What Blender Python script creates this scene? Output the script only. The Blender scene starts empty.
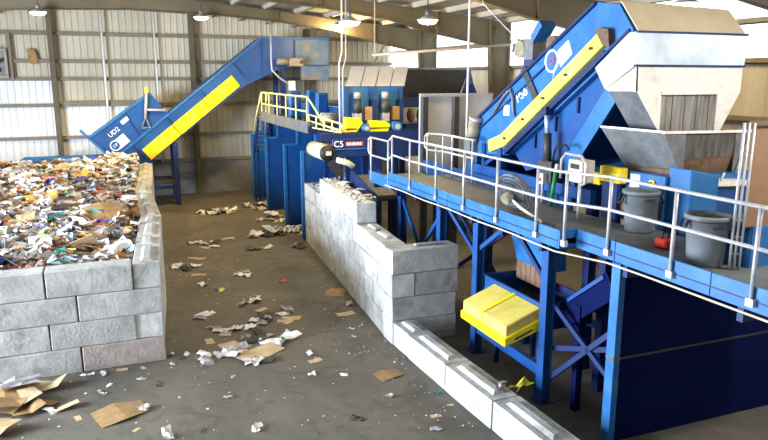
import bpy, bmesh, math, random
from mathutils import Vector, Matrix, noise

R = math.radians
S = bpy.context.scene
COL = S.collection
random.seed(11)

# ------------------------------------------------------------------ camera
cam_d = bpy.data.cameras.new('camera')
cam = bpy.data.objects.new('camera', cam_d)
COL.objects.link(cam)
cam.location = (0, 0, 6.5)
cam.rotation_euler = (R(90 - 11.795), 0, R(-21.526))
cam_d.sensor_width = 36.0
cam_d.lens = 36.0 * 680 / 768
cam_d.clip_end = 400
S.camera = cam

# ------------------------------------------------------------------ world, daylight, exposure
w = bpy.data.worlds.new('world')
S.world = w
w.use_nodes = True
bg = w.node_tree.nodes['Background']
bg.inputs['Color'].default_value = (0.86, 0.94, 1.0, 1)
bg.inputs['Strength'].default_value = 4.5


def area_light(name, loc, rot, sx, sy, power, col):
    d = bpy.data.lights.new(name, 'AREA')
    d.shape = 'RECTANGLE'
    d.size, d.size_y, d.energy, d.color = sx, sy, power, col
    o = bpy.data.objects.new(name, d)
    o.location, o.rotation_euler = loc, rot
    COL.objects.link(o)
    return o


# daylight entering through the open left side of the hall
area_light('door_daylight', (-13.6, 17.0, 4.1), (0, R(-90), 0), 7.0, 13.5, 17000, (0.80, 0.90, 1.0))

vs = S.view_settings
S.display_settings.display_device = 'sRGB'
vs.view_transform = 'Standard'
vs.look = 'None'
vs.gamma = 1.0
vs.use_curve_mapping = False
vs.exposure = 0.0


# ------------------------------------------------------------------ helpers
def lin(c):
    return tuple(((x / 255) / 12.92 if x / 255 <= 0.04045 else ((x / 255 + 0.055) / 1.055) ** 2.4) for x in c) + (1.0,)


M = {}


def mat(name, c1, c2=None, rough=0.55, metal=0.0, scale=3.0, bump=0.0, bscale=30.0, rnd=0.0,
        dirt=None, dscale=1.2, damount=0.5, stretch=(1, 1, 1), spec=0.5, low=0.35, high=0.7, world=False):
    m = bpy.data.materials.new(name)
    m.use_nodes = True
    nt = m.node_tree
    N, L = nt.nodes, nt.links
    b = N['Principled BSDF']
    b.inputs['Roughness'].default_value = rough
    b.inputs['Metallic'].default_value = metal
    b.inputs['Specular IOR Level'].default_value = spec
    tc = N.new('ShaderNodeTexCoord')
    oi = N.new('ShaderNodeObjectInfo')
    sc = N.new('ShaderNodeVectorMath'); sc.operation = 'SCALE'
    sc.inputs[0].default_value = (37.0, 53.0, 71.0)
    L.new(oi.outputs['Random'], sc.inputs['Scale'])
    ad = N.new('ShaderNodeVectorMath'); ad.operation = 'ADD'
    L.new(tc.outputs['Object'], ad.inputs[0])
    L.new(sc.outputs[0], ad.inputs[1])
    mp = N.new('ShaderNodeMapping')
    mp.inputs['Scale'].default_value = stretch
    L.new(ad.outputs[0], mp.inputs['Vector'])
    c2 = c2 or c1
    nz = N.new('ShaderNodeTexNoise')
    nz.inputs['Scale'].default_value = scale
    nz.inputs['Detail'].default_value = 7
    nz.inputs['Roughness'].default_value = 0.65
    L.new(mp.outputs[0], nz.inputs['Vector'])
    rp = N.new('ShaderNodeValToRGB')
    rp.color_ramp.elements[0].position = low
    rp.color_ramp.elements[1].position = high
    rp.color_ramp.elements[0].color = lin(c1)
    rp.color_ramp.elements[1].color = lin(c2)
    L.new(nz.outputs['Fac'], rp.inputs['Fac'])
    out = rp.outputs['Color']
    if dirt:
        n2 = N.new('ShaderNodeTexNoise')
        n2.inputs['Scale'].default_value = dscale
        n2.inputs['Detail'].default_value = 9
        n2.inputs['Roughness'].default_value = 0.72
        L.new(mp.outputs[0], n2.inputs['Vector'])
        r2 = N.new('ShaderNodeValToRGB')
        r2.color_ramp.elements[0].position = 0.5
        r2.color_ramp.elements[1].position = 0.68
        r2.color_ramp.elements[0].color = (0, 0, 0, 1)
        r2.color_ramp.elements[1].color = (damount,) * 3 + (1,)
        L.new(n2.outputs['Fac'], r2.inputs['Fac'])
        mx = N.new('ShaderNodeMix'); mx.data_type = 'RGBA'
        L.new(r2.outputs['Color'], mx.inputs['Factor'])
        L.new(out, mx.inputs['A'])
        mx.inputs['B'].default_value = lin(dirt)
        out = mx.outputs['Result']
    if rnd:
        hs = N.new('ShaderNodeHueSaturation')
        mr = N.new('ShaderNodeMapRange')
        mr.inputs['To Min'].default_value = 1 - rnd
        mr.inputs['To Max'].default_value = 1 + rnd
        L.new(oi.outputs['Random'], mr.inputs['Value'])
        L.new(mr.outputs[0], hs.inputs['Value'])
        L.new(out, hs.inputs['Color'])
        out = hs.outputs['Color']
    L.new(out, b.inputs['Base Color'])
    if bump:
        n3 = N.new('ShaderNodeTexNoise')
        n3.inputs['Scale'].default_value = bscale
        n3.inputs['Detail'].default_value = 5
        L.new(mp.outputs[0], n3.inputs['Vector'])
        bp = N.new('ShaderNodeBump')
        bp.inputs['Strength'].default_value = bump
        bp.inputs['Distance'].default_value = 0.02
        L.new(n3.outputs['Fac'], bp.inputs['Height'])
        L.new(bp.outputs[0], b.inputs['Normal'])
    M[name] = m
    return m


def emat(name, col, strength):
    m = bpy.data.materials.new(name)
    m.use_nodes = True
    b = m.node_tree.nodes['Principled BSDF']
    b.inputs['Base Color'].default_value = lin(col)
    b.inputs['Emission Color'].default_value = lin(col)
    b.inputs['Emission Strength'].default_value = strength
    M[name] = m
    return m


ORG = {}


def root_of(o):
    while o.parent:
        o = o.parent
    return o


class MB:
    def __init__(s):
        s.v, s.f, s.sm = [], [], []

    def add(s, vs_, fs_, smooth=False):
        k = len(s.v)
        s.v += [tuple(p) for p in vs_]
        s.f += [tuple(i + k for i in f) for f in fs_]
        s.sm += [smooth] * len(fs_)
        return s

    def box(s, p0, p1):
        (a, b, c), (d, e, f) = p0, p1
        return s.add([(a, b, c), (d, b, c), (d, e, c), (a, e, c), (a, b, f), (d, b, f), (d, e, f), (a, e, f)],
                     [(0, 3, 2, 1), (4, 5, 6, 7), (0, 1, 5, 4), (1, 2, 6, 5), (2, 3, 7, 6), (3, 0, 4, 7)])

    def obox(s, ctr, size, rot):
        c = Vector(ctr); hx, hy, hz = [q / 2 for q in size]
        P = [c + rot @ Vector((x * hx, y * hy, z * hz)) for z in (-1, 1) for x, y in ((-1, -1), (1, -1), (1, 1), (-1, 1))]
        return s.add(P, [(0, 3, 2, 1), (4, 5, 6, 7), (0, 1, 5, 4), (1, 2, 6, 5), (2, 3, 7, 6), (3, 0, 4, 7)])

    def beam(s, a, b, w_, h_, up=(0, 0, 1)):
        a, b = Vector(a), Vector(b)
        d = (b - a).normalized()
        u = Vector(up)
        if abs(d.dot(u)) > 0.98:
            u = Vector((0, 1, 0))
        r = d.cross(u).normalized(); u = r.cross(d)
        rot = Matrix((d, r, u)).transposed()
        return s.obox((a + b) / 2, ((b - a).length, w_, h_), rot)

    def prism(s, poly, vec):
        n = len(poly); V = Vector(vec)
        P = [Vector(p) for p in poly] + [Vector(p) + V for p in poly]
        return s.add(P, [tuple(range(n))[::-1], tuple(range(n, 2 * n))] +
                     [(i, (i + 1) % n, n + (i + 1) % n, n + i) for i in range(n)])

    def tube(s, pts, r, n=8, cap=True, closed=False):
        P = [Vector(p) for p in pts]; m = len(P)
        rings = []; up = None
        for i in range(m):
            if closed:
                d = (P[(i + 1) % m] - P[i - 1]).normalized()
            else:
                d = (P[min(i + 1, m - 1)] - P[max(i - 1, 0)]).normalized()
            if up is None:
                t = Vector((0, 0, 1)) if abs(d.z) < 0.9 else Vector((0, 1, 0))
                up = (t - d * t.dot(d)).normalized()
            else:
                up = up - d * up.dot(d)
                up = up.normalized() if up.length > 1e-5 else Vector((1, 0, 0))
            q = d.cross(up)
            rr = r[i] if isinstance(r, (list, tuple)) else r
            rings.append([P[i] + up * math.cos(2 * math.pi * k / n) * rr + q * math.sin(2 * math.pi * k / n) * rr for k in range(n)])
        vs_ = [p for g in rings for p in g]
        fs_ = []
        for i in range(m if closed else m - 1):
            j = (i + 1) % m
            for k in range(n):
                fs_.append((i * n + k, i * n + (k + 1) % n, j * n + (k + 1) % n, j * n + k))
        s.add(vs_, fs_, True)
        if cap and not closed:
            k0 = len(s.v) - len(vs_)
            s.f.append(tuple(k0 + k for k in range(n))[::-1]); s.sm.append(False)
            s.f.append(tuple(k0 + (m - 1) * n + k for k in range(n))); s.sm.append(False)
        return s

    def cyl(s, a, b, r, n=16):
        return s.tube([a, b], r, n)

    def lathe(s, ctr, prof, n=24, axis=None):
        A = axis or Matrix.Identity(3); c = Vector(ctr)
        vs_ = [c + A @ Vector((r * math.cos(2 * math.pi * k / n), r * math.sin(2 * math.pi * k / n), z)) for r, z in prof for k in range(n)]
        fs_ = [(i * n + k, i * n + (k + 1) % n, (i + 1) * n + (k + 1) % n, (i + 1) * n + k) for i in range(len(prof) - 1) for k in range(n)]
        return s.add(vs_, fs_, True)

    def mesh(s, name, org=(0, 0, 0), fix=True):
        o = Vector(org)
        me = bpy.data.meshes.new(name)
        me.from_pydata([Vector(p) - o for p in s.v], [], s.f)
        me.polygons.foreach_set('use_smooth', s.sm)
        if fix:
            bm = bmesh.new(); bm.from_mesh(me)
            bmesh.ops.recalc_face_normals(bm, faces=bm.faces)
            bm.to_mesh(me); bm.free()
        me.update()
        return me

    def build(s, name, m, parent=None, bevel=0, base=None, fix=True):
        if parent is not None:
            org = ORG.get(root_of(parent).name, (0, 0, 0))
        else:
            org = base or (0, 0, 0)
        me = s.mesh(name, org, fix)
        me.materials.append(M[m] if isinstance(m, str) else m)
        o = bpy.data.objects.new(name, me)
        COL.objects.link(o)
        if parent is not None:
            o.parent = parent
        else:
            o.location = org
            ORG[o.name] = tuple(org)
        if bevel:
            md = o.modifiers.new('bevel', 'BEVEL'); md.width = bevel; md.segments = 1; md.limit_method = 'ANGLE'
        return o


def thing(name, loc, label=None, cat=None, group=None, kind=None):
    o = bpy.data.objects.new(name, None)
    o.empty_display_size = 0.1
    COL.objects.link(o)
    o.location = loc
    ORG[o.name] = tuple(loc)
    return tag(o, label, cat, group, kind)


def tag(o, label=None, cat=None, group=None, kind=None):
    if label: o['label'] = label
    if cat: o['category'] = cat
    if group: o['group'] = group
    if kind: o['kind'] = kind
    return o


def place(name, me, parent=None, loc=(0, 0, 0), rot=(0, 0, 0), scale=(1, 1, 1)):
    """one more object that shares mesh data; loc in world coordinates"""
    o = bpy.data.objects.new(name, me)
    COL.objects.link(o)
    if parent is not None:
        g = ORG.get(root_of(parent).name, (0, 0, 0))
        o.parent = parent
        o.location = Vector(loc) - Vector(g)
    else:
        o.location = loc
    o.rotation_euler = rot
    o.scale = scale
    return o


def lettering(body, size, m, parent, loc, right, up, name='lettering', center=True):
    cu = bpy.data.curves.new(name, 'FONT')
    cu.body = body; cu.size = size; cu.extrude = 0.004
    if center:
        cu.align_x = 'CENTER'; cu.align_y = 'CENTER'
    t = bpy.data.objects.new('tmp', cu); COL.objects.link(t)
    dg = bpy.context.evaluated_depsgraph_get()
    me = bpy.data.meshes.new_from_object(t.evaluated_get(dg))
    bpy.data.objects.remove(t)
    r = Vector(right).normalized(); u = Vector(up).normalized(); n = r.cross(u)
    mx = Matrix((r, u, n)).transposed()
    g = Vector(ORG.get(root_of(parent).name, (0, 0, 0)))
    me.transform(Matrix.Translation(Vector(loc) - g) @ mx.to_4x4())
    me.materials.clear(); me.materials.append(M[m])
    o = bpy.data.objects.new(name, me); COL.objects.link(o); o.parent = parent
    return o


# ------------------------------------------------------------------ materials
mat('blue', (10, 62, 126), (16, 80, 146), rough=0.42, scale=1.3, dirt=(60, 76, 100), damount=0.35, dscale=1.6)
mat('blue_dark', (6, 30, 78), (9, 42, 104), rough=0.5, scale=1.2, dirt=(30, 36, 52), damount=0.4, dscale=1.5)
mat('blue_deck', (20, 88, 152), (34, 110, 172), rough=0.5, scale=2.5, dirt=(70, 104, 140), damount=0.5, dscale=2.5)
mat('blue_worn', (60, 96, 140), (110, 122, 128), rough=0.6, scale=1.5, dirt=(150, 125, 80), damount=0.7, dscale=1.2)
mat('navy', (2, 12, 58), (4, 17, 72), rough=0.85, scale=1.2, dirt=(12, 16, 40), damount=0.4, spec=0.1)  # near-black blue; on the partition panel it paints in under-deck shade
mat('yellow_dusty', (206, 184, 84), (226, 206, 104), rough=0.6, scale=2, dirt=(160, 140, 70), damount=0.4)
mat('yellow', (236, 206, 6), (250, 226, 20), rough=0.45, scale=2, dirt=(190, 160, 30), damount=0.4)
mat('yellow_pale', (240, 222, 70), (248, 234, 110), rough=0.5, scale=2, dirt=(190, 170, 60), damount=0.4)
mat('yellow_rail', (226, 214, 120), (240, 232, 170), rough=0.5, scale=4)
mat('galv', (164, 164, 170), (200, 198, 200), rough=0.4, metal=0.3, scale=6)
mat('silver', (196, 206, 220), (232, 240, 248), rough=0.3, metal=0.55, scale=1.6)
mat('tan_panel', (186, 170, 144), (202, 186, 160), rough=0.6, scale=2)
mat('steel_grey', (104, 108, 114), (136, 138, 142), rough=0.5, metal=0.3, scale=3, dirt=(80, 70, 60), damount=0.5)
mat('steel_dark', (52, 54, 58), (74, 74, 76), rough=0.55, metal=0.2, scale=4)
mat('worn_white', (226, 220, 214), (246, 242, 240), rough=0.6, scale=3, dirt=(176, 150, 130), damount=0.6, dscale=3)
mat('rubber', (58, 56, 56), (112, 108, 104), rough=0.8, scale=3, stretch=(3, 3, 0.4))
mat('curtain', (92, 90, 88), (168, 164, 160), rough=0.8, scale=3, stretch=(3, 3, 0.3))
mat('rust', (92, 70, 52), (128, 100, 80), rough=0.8, scale=4)
mat('black', (16, 16, 18), (30, 30, 32), rough=0.6)
mat('deck_plate', (72, 78, 82), (104, 108, 108), rough=0.6, scale=2.2, dirt=(92, 84, 74), damount=0.6, bump=0.3, bscale=60)
mat('motor', (120, 112, 96), (156, 148, 128), rough=0.5, scale=5)
mat('white_paint', (222, 222, 222), (240, 240, 240), rough=0.5)
mat('label_white', (236, 236, 240), (246, 246, 250), rough=0.6)
mat('label_red', (206, 60, 60), rough=0.6)
mat('logo_blue', (90, 140, 210), rough=0.6)
mat('bin_grey', (98, 104, 110), (116, 122, 126), rough=0.55, scale=5)
mat('bin_dark', (48, 50, 54), rough=0.6)
mat('board_brown', (124, 94, 72), (134, 104, 80), rough=0.7, scale=2)
mat('concrete_block', (160, 161, 161), (204, 204, 204), rough=0.9, scale=1.6, bump=0.7, bscale=14, rnd=0.12,
    dirt=(104, 100, 92), damount=0.55, dscale=1.8)
mat('concrete_pink', (150, 138, 136), (180, 168, 164), rough=0.9, scale=3, bump=0.8, bscale=14)
mat('concrete_wall', (112, 112, 112), (140, 140, 138), rough=0.9, scale=0.8, bump=0.3, bscale=9, dirt=(80, 70, 58), damount=0.5, dscale=0.5)
mat('siding', (184, 176, 156), (204, 196, 178), rough=0.55, scale=0.6, stretch=(1, 1, 0.3), rnd=0.05)
mat('siding_white', (222, 226, 230), (236, 240, 244), rough=0.5, scale=0.6, rnd=0.03)
mat('girt', (116, 106, 96), (136, 126, 112), rough=0.6, scale=2)
mat('frame_steel', (84, 74, 55), (102, 90, 68), rough=0.6, scale=0.8)
mat('roof_sheet', (120, 114, 106), (150, 144, 136), rough=0.6, scale=0.5, dirt=(96, 86, 76), damount=0.6, dscale=0.7)
mat('purlin', (150, 140, 124), (170, 160, 144), rough=0.6, scale=1)
mat('red', (206, 44, 24), rough=0.5)
mat('green', (30, 130, 60), rough=0.5)
mat('hood_grey', (190, 190, 200), (208, 208, 216), rough=0.5, scale=2)
mat('cream', (186, 178, 156), (208, 200, 180), rough=0.55, scale=5)
mat('card_a', (140, 110, 72), (166, 134, 92), rough=0.85, scale=5, rnd=0.12)
mat('card_b', (182, 158, 122), (202, 180, 144), rough=0.85, scale=5, rnd=0.12)
mat('paper_white', (214, 214, 214), (236, 236, 238), rough=0.85, scale=6, rnd=0.08)
mat('paper_grey', (128, 126, 130), (196, 192, 192), rough=0.85, scale=9, rnd=0.15)
mat('paper_dark', (50, 46, 44), (96, 90, 88), rough=0.8, scale=8, rnd=0.2)
mat('paper_red', (190, 52, 50), (220, 96, 88), rough=0.7, scale=8)
mat('paper_pink', (226, 130, 150), (240, 170, 180), rough=0.7, scale=8)
mat('paper_teal', (40, 150, 140), (80, 180, 170), rough=0.7, scale=8)
mat('paper_blue', (40, 60, 140), (70, 96, 170), rough=0.7, scale=8)
mat('paper_green', (130, 200, 40), (160, 220, 60), rough=0.7, scale=8)
mat('paper_orange', (220, 150, 50), (240, 180, 90), rough=0.7, scale=8)
mat('paper_yellow', (230, 210, 40), (240, 226, 90), rough=0.7, scale=8)
emat('lamp_glow', (255, 244, 220), 14.0)

# translucent fibreglass daylight sheets
m = bpy.data.materials.new('daylight_sheet'); m.use_nodes = True
nt = m.node_tree
b_ = nt.nodes['Principled BSDF']
b_.inputs['Base Color'].default_value = lin((236, 240, 240)); b_.inputs['Roughness'].default_value = 0.6
tr = nt.nodes.new('ShaderNodeBsdfTranslucent'); tr.inputs['Color'].default_value = lin((226, 232, 232))
mixs = nt.nodes.new('ShaderNodeMixShader'); mixs.inputs[0].default_value = 0.75
nt.links.new(b_.outputs[0], mixs.inputs[1]); nt.links.new(tr.outputs[0], mixs.inputs[2])
nt.links.new(mixs.outputs[0], nt.nodes['Material Output'].inputs['Surface'])
M['daylight_sheet'] = m

# floor: dusty concrete with stains, wheel scuffs and a fine speckle of grit
m = bpy.data.materials.new('floor_concrete'); m.use_nodes = True
nt = m.node_tree; N, L = nt.nodes, nt.links
b_ = N['Principled BSDF']; b_.inputs['Roughness'].default_value = 0.82
b_.inputs['Specular IOR Level'].default_value = 0.3
tc = N.new('ShaderNodeTexCoord')


def fnoise(sc, det, ro=0.6, dist=0.0):
    n = N.new('ShaderNodeTexNoise')
    n.inputs['Scale'].default_value = sc; n.inputs['Detail'].default_value = det
    n.inputs['Roughness'].default_value = ro; n.inputs['Distortion'].default_value = dist
    L.new(tc.outputs['Object'], n.inputs['Vector'])
    return n


def framp(src, p0, p1, c0, c1):
    r = N.new('ShaderNodeValToRGB')
    r.color_ramp.elements[0].position, r.color_ramp.elements[1].position = p0, p1
    r.color_ramp.elements[0].color, r.color_ramp.elements[1].color = c0, c1
    L.new(src, r.inputs['Fac'])
    return r.outputs['Color']


def fmix(fac, a, b, typ='MIX'):
    x = N.new('ShaderNodeMix'); x.data_type = 'RGBA'; x.blend_type = typ
    if isinstance(fac, float):
        x.inputs['Factor'].default_value = fac
    else:
        L.new(fac, x.inputs['Factor'])
    for k, q in (('A', a), ('B', b)):
        if isinstance(q, tuple):
            x.inputs[k].default_value = q
        else:
            L.new(q, x.inputs[k])
    return x.outputs['Result']


base = framp(fnoise(0.35, 9, 0.65, 0.6).outputs['Fac'], 0.3, 0.72, lin((86, 83, 78)), lin((120, 113, 102)))
scuff = framp(fnoise(0.9, 8, 0.7, 2.2).outputs['Fac'], 0.5, 0.66, (0, 0, 0, 1), (0.5, 0.5, 0.5, 1))
base = fmix(scuff, base, lin((72, 67, 62)))
grit = framp(fnoise(55, 3, 0.5).outputs['Fac'], 0.68, 0.76, (0, 0, 0, 1), (0.55, 0.55, 0.55, 1))
base = fmix(grit, base, lin((190, 184, 176)))
dk = framp(fnoise(28, 4, 0.6).outputs['Fac'], 0.3, 0.42, (0.45, 0.45, 0.45, 1), (0, 0, 0, 1))
base = fmix(dk, base, lin((58, 56, 54)))
L.new(base, b_.inputs['Base Color'])
bp = N.new('ShaderNodeBump'); bp.inputs['Strength'].default_value = 0.35; bp.inputs['Distance'].default_value = 0.02
L.new(fnoise(24, 6).outputs['Fac'], bp.inputs['Height']); L.new(bp.outputs[0], b_.inputs['Normal'])
M['floor_concrete'] = m

# mixed paper (per-piece colour attribute)
m = bpy.data.materials.new('mixed_paper'); m.use_nodes = True
nt = m.node_tree
at = nt.nodes.new('ShaderNodeAttribute'); at.attribute_name = 'piece'
nt.links.new(at.outputs['Color'], nt.nodes['Principled BSDF'].inputs['Base Color'])
nt.nodes['Principled BSDF'].inputs['Roughness'].default_value = 0.85
M['mixed_paper'] = m

# ------------------------------------------------------------------ the hall
XR, XL, YB, YF = 16.3, -14.3, 40.0, -6.0
RIDGE = 1.0


def prof(x):
    return 10.2 - 0.093 * abs(x - RIDGE)


mb = MB().box((-45, -30, -0.3), (XR + 0.2, YB + 0.3, 0))
tag(mb.build('floor', 'floor_concrete'), kind='structure')

# roof
mb = MB()
for a, b in ((XL - 0.3, RIDGE), (RIDGE, XR + 0.3)):
    mb.prism([(a, YF, prof(a) + 0.22), (b, YF, prof(b) + 0.22), (b, YF, prof(b) + 0.3), (a, YF, prof(a) + 0.3)], (0, YB - YF + 0.3, 0))
roof = tag(mb.build('ceiling', 'roof_sheet'), kind='structure')
k = -9
for k in range(-10, 11):
    x = RIDGE + k * 1.5 + (0.1 if k == 0 else 0)
    if x < XL + 0.2 or x > XR - 0.2:
        continue
    z = prof(x)
    MB().box((x - 0.03, YF, z), (x + 0.03, YB, z + 0.23)).box((x - 0.03, YF, z), (x + 0.1, YB, z + 0.015)).build('purlin', 'purlin', roof)


def sheet(parent, m, along, pos, u0, u1, z0, ztop, face):
    """ribbed siding sheet; along 'x' (wall in XZ) or 'y' (wall in YZ); face = +1/-1 towards the room"""
    pts = []
    n = 3
    step = (u1 - u0) / n
    for i in range(n):
        s0 = u0 + i * step
        pts += [(s0, 0), (s0 + 0.04, 0.035), (s0 + 0.09, 0.035), (s0 + 0.13, 0)]
    pts.append((u1, 0))
    vs_, fs_ = [], []
    for u, d in pts:
        t = ztop(u) if callable(ztop) else ztop
        for z in (z0, t):
            vs_.append((u, pos + face * d, z) if along == 'x' else (pos + face * d, u, z))
    for i in range(len(pts) - 1):
        fs_.append((2 * i, 2 * i + 2, 2 * i + 3, 2 * i + 1))
    return MB().add(vs_, fs_).build('siding_sheet', m, parent, fix=False)


# back wall: poured concrete base, ribbed steel sheets, girts, posts
wb = tag(MB().box((XL, YB, 0), (XR, YB + 0.3, 1.83)).build('wall_back', 'concrete_wall'), kind='structure')
MB().box((XL, YB + 0.21, 1.83), (XR, YB + 0.24, 10.2)).build('backing', 'girt', wb)
x = XL
while x < XR - 0.2:
    x1 = min(x + 0.99, XR)
    cut = 6.45 if x1 < -2.4 else 5.1
    lowm = 'siding_white' if x1 < 3.6 else 'siding'
    sheet(wb, lowm, 'x', YB + 0.17, x, x1, 1.83, cut, -1)
    sheet(wb, 'siding', 'x', YB + 0.17, x, x1, cut, lambda u: prof(u) + 0.2, -1)
    x = x1
for z in (1.95, 3.4, 5.1, 6.45, 7.35, 8.75):
    MB().box((XL, YB - 0.07, z - 0.09), (XR, YB + 0.12, z - 0.06)).box((XL, YB - 0.08, z - 0.09), (XR, YB - 0.05, z + 0.09)).build('girt', 'girt', wb)
MB().box((-2.4, YB - 0.08, 5.2), (1.6, YB - 0.05, 5.32)).build('girt', 'girt', wb)
for x in (-9.5, -2.7, 4.3, 10.8):
    mb = MB()
    mb.box((x - 0.13, YB - 0.42, 0), (x + 0.13, YB - 0.4, prof(x))).box((x - 0.13, YB - 0.1, 0), (x + 0.13, YB - 0.08, prof(x)))
    mb.box((x - 0.01, YB - 0.4, 0), (x + 0.01, YB - 0.1, prof(x)))
    mb.build('column', 'frame_steel', wb)

# right wall
wr = tag(MB().box((XR, YF, 0), (XR + 0.2, YB, 1.0)).build('wall_right', 'concrete_wall'), kind='structure')
y = YF
while y < YB - 0.1:
    y1 = min(y + 0.99, YB)
    sheet(wr, 'siding', 'y', XR + 0.05, y, y1, 1.0, 6.95, -1)
    sheet(wr, 'daylight_sheet', 'y', XR + 0.05, y, y1, 6.95, prof(XR) + 0.2, -1)
    y = y1
for z in (2.4, 3.9, 5.4, 6.95, 8.0):
    MB().box((XR - 0.2, YF, z - 0.08), (XR - 0.02, YB, z - 0.05)).box((XR - 0.2, YF, z - 0.08), (XR - 0.17, YB, z + 0.08)).build('girt', 'girt', wr)

# left wall: closed near the back, wide open bays towards the front
wl = tag(MB().box((XL - 0.2, 23.5, 0), (XL, YB, 1.83)).build('wall_left', 'concrete_wall'), kind='structure')
MB().box((XL - 0.12, 23.5, 1.83), (XL - 0.04, YB, prof(XL) + 0.2)).build('cladding', 'siding', wl)
MB().box((XL - 0.12, YF, 7.5), (XL - 0.04, 23.5, prof(XL) + 0.2)).build('header', 'siding', wl)
wf = tag(MB().box((XL, YF - 0.2, 0), (XR, YF, 6.9)).build('wall_front', 'girt'), kind='structure')
x = XL
while x < XR - 0.2:
    x1 = min(x + 0.99, XR)
    sheet(wf, 'daylight_sheet', 'x', YF - 0.1, x, x1, 6.9, lambda u: prof(u) + 0.2, 1)  # unseen translucent band, added to light the faces turned towards this wall
    x = x1

# portal frames
for fy in (4.4, 11.6, 18.8, 26.0, 33.2):
    t = thing('portal_frame', (RIDGE, fy, 0), kind='structure')
    bot = [(RIDGE, 0.75), (5.0, 0.5), (7.64, 0.45), (10.38, 0.54), (12.54, 0.85), (15.05, 1.08)]
    for sgn in (1, -1):
        def X(x):
            return RIDGE + sgn * (x - RIDGE)
        P = [(X(x), fy, prof(x)) for x, d in bot] + [(X(16.0), fy, prof(16.0))]
        Q = [(X(x), fy, prof(x) - d) for x, d in bot]
        mb = MB()
        for i in range(len(Q) - 1):
            mb.prism([P[i], P[i + 1], Q[i + 1], Q[i]], (0, 0.02, 0))
            mb.beam(Vector(Q[i]) + Vector((0, 0.01, 0)), Vector(Q[i + 1]) + Vector((0, 0.01, 0)), 0.26, 0.025)
            mb.beam(Vector(P[i]) + Vector((0, 0.01, 0)), Vector(P[i + 1]) + Vector((0, 0.01, 0)), 0.26, 0.025)
        for i in (2, 4):
            mb.beam(Vector(P[i]) + Vector((0, 0.01, 0)), Vector(Q[i]) + Vector((0, 0.01, 0)), 0.22, 0.02, (1, 0, 0))
        mb.build('rafter', 'frame_steel', t)
        zk = prof(15.05) - 1.08
        mb = MB()
        mb.prism([(X(15.05), fy, zk), (X(15.05), fy, prof(15.05)), (X(16.0), fy, prof(16)), (X(16.0), fy, 0), (X(15.55), fy, 0)], (0, 0.02, 0))
        mb.beam((X(15.55), fy + 0.01, 0), (X(15.05), fy + 0.01, zk), 0.28, 0.025, (1, 0, 0))
        mb.beam((X(16.0), fy + 0.01, 0), (X(16.0), fy + 0.01, prof(16)), 0.28, 0.025, (1, 0, 0))
        mb.beam((X(15.05), fy + 0.01, zk), (X(15.05), fy + 0.01, prof(15.05)), 0.28, 0.025, (1, 0, 0))
        mb.build('column', 'frame_steel', t)

# wind bracing tubes between frames
mb = MB().tube([(9.0, 24.0, 7.32), (16.15, 24.0, 7.9)], 0.05).beam((9.1, 24.0, 7.3), (9.1, 24.0, prof(9.1) + 0.1), 0.03, 0.03)
tag(mb.build('brace_pipe', 'purlin'), 'long tan pipe crossing under the rafters towards the daylight wall', 'pipe')
for i, (a, b) in enumerate((((13.2, 33.065, 8.3), (12.3, 33.065, 7.0)), ((15.3, 25.97, 8.6), (14.4, 24.6, 7.4)), ((12.6, 25.865, 8.45), (11.9, 25.865, 7.5)))):
    mb = MB().beam(a, b, 0.06, 0.06)
    tag(mb.build('brace_rod', 'frame_steel'), ['thin angle brace hanging from the farthest rafter', 'thin angle brace beside the lit frame column',
        'short angle brace hanging behind the middle rafter'][i], 'brace')

# ------------------------------------------------------------------ lamps
def high_bay(x, y, z, r, label, power, bulb='SPOT', col=(1.0, 0.72, 0.3)):
    t = thing('high_bay_lamp', (x, y, z), label, 'lamp', 'high bay lamps under the roof')
    MB().lathe((x, y, z), [(r, 0), (r * 0.97, 0.02), (r * 0.6, 0.09), (r * 0.34, 0.14), (0.02, 0.15)], 20).build('reflector', 'galv', t)
    MB().lathe((x, y, z), [(r * 0.95, 0.02), (r * 0.8, -0.07), (r * 0.4, -0.12), (0.001, -0.13)], 20).build('lens', 'lamp_glow', t)
    MB().cyl((x, y, z + 0.14), (x, y, z + 0.3), 0.08, 12).build('ballast', 'steel_grey', t)
    MB().cyl((x, y, z + 0.3), (x, y, prof(x) + 0.23), 0.02, 6).build('hanger', 'steel_dark', t)
    d = bpy.data.lights.new('bulb', bulb); d.energy = power
    if bulb == 'SPOT': d.spot_size = R(150); d.spot_blend = 0.5
    d.shadow_soft_size = 0.3; d.color = col; d.shadow_soft_size = 0.3
    o = bpy.data.objects.new('bulb', d); COL.objects.link(o); o.parent = t; o.location = (0, 0, -0.25)


high_bay(-2.57, 32.6, 9.17, 0.34, 'glowing high bay lamp above the paper heap near the fan box', 1300)
high_bay(4.01, 32.6, 9.17, 0.34, 'glowing high bay lamp above the open floor lane', 2600)
high_bay(10.5, 32.6, 9.0, 0.36, 'glowing high bay lamp just beyond the paired conduits', 900, 'POINT')
high_bay(6.85, 20.2, 8.15, 0.34, 'glowing high bay lamp just in front of the paired conduits', 800, 'SPOT', (1.0, 0.86, 0.62))
high_bay(9.45, 20.2, 8.28, 0.34, 'glowing high bay lamp against the daylight wall haunch', 1000, 'POINT')
high_bay(13.4, 13.6, 8.3, 0.34, 'unseen high bay lamp added to light the right wall and the screen head', 300, 'POINT')  # outside the view, added to brighten the right wall and hood top
high_bay(10.4, 5.2, 8.6, 0.34, 'unseen high bay lamp added to light the discharge chute front and walkway deck', 1500, 'POINT', (1.0, 0.93, 0.82))  # also out of view, added to brighten the chute front and deck


def pipe(name, pts, r, m, label, cat, parent=None):
    return tag(MB().tube(pts, r, 8).build(name, m), label, cat)


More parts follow.
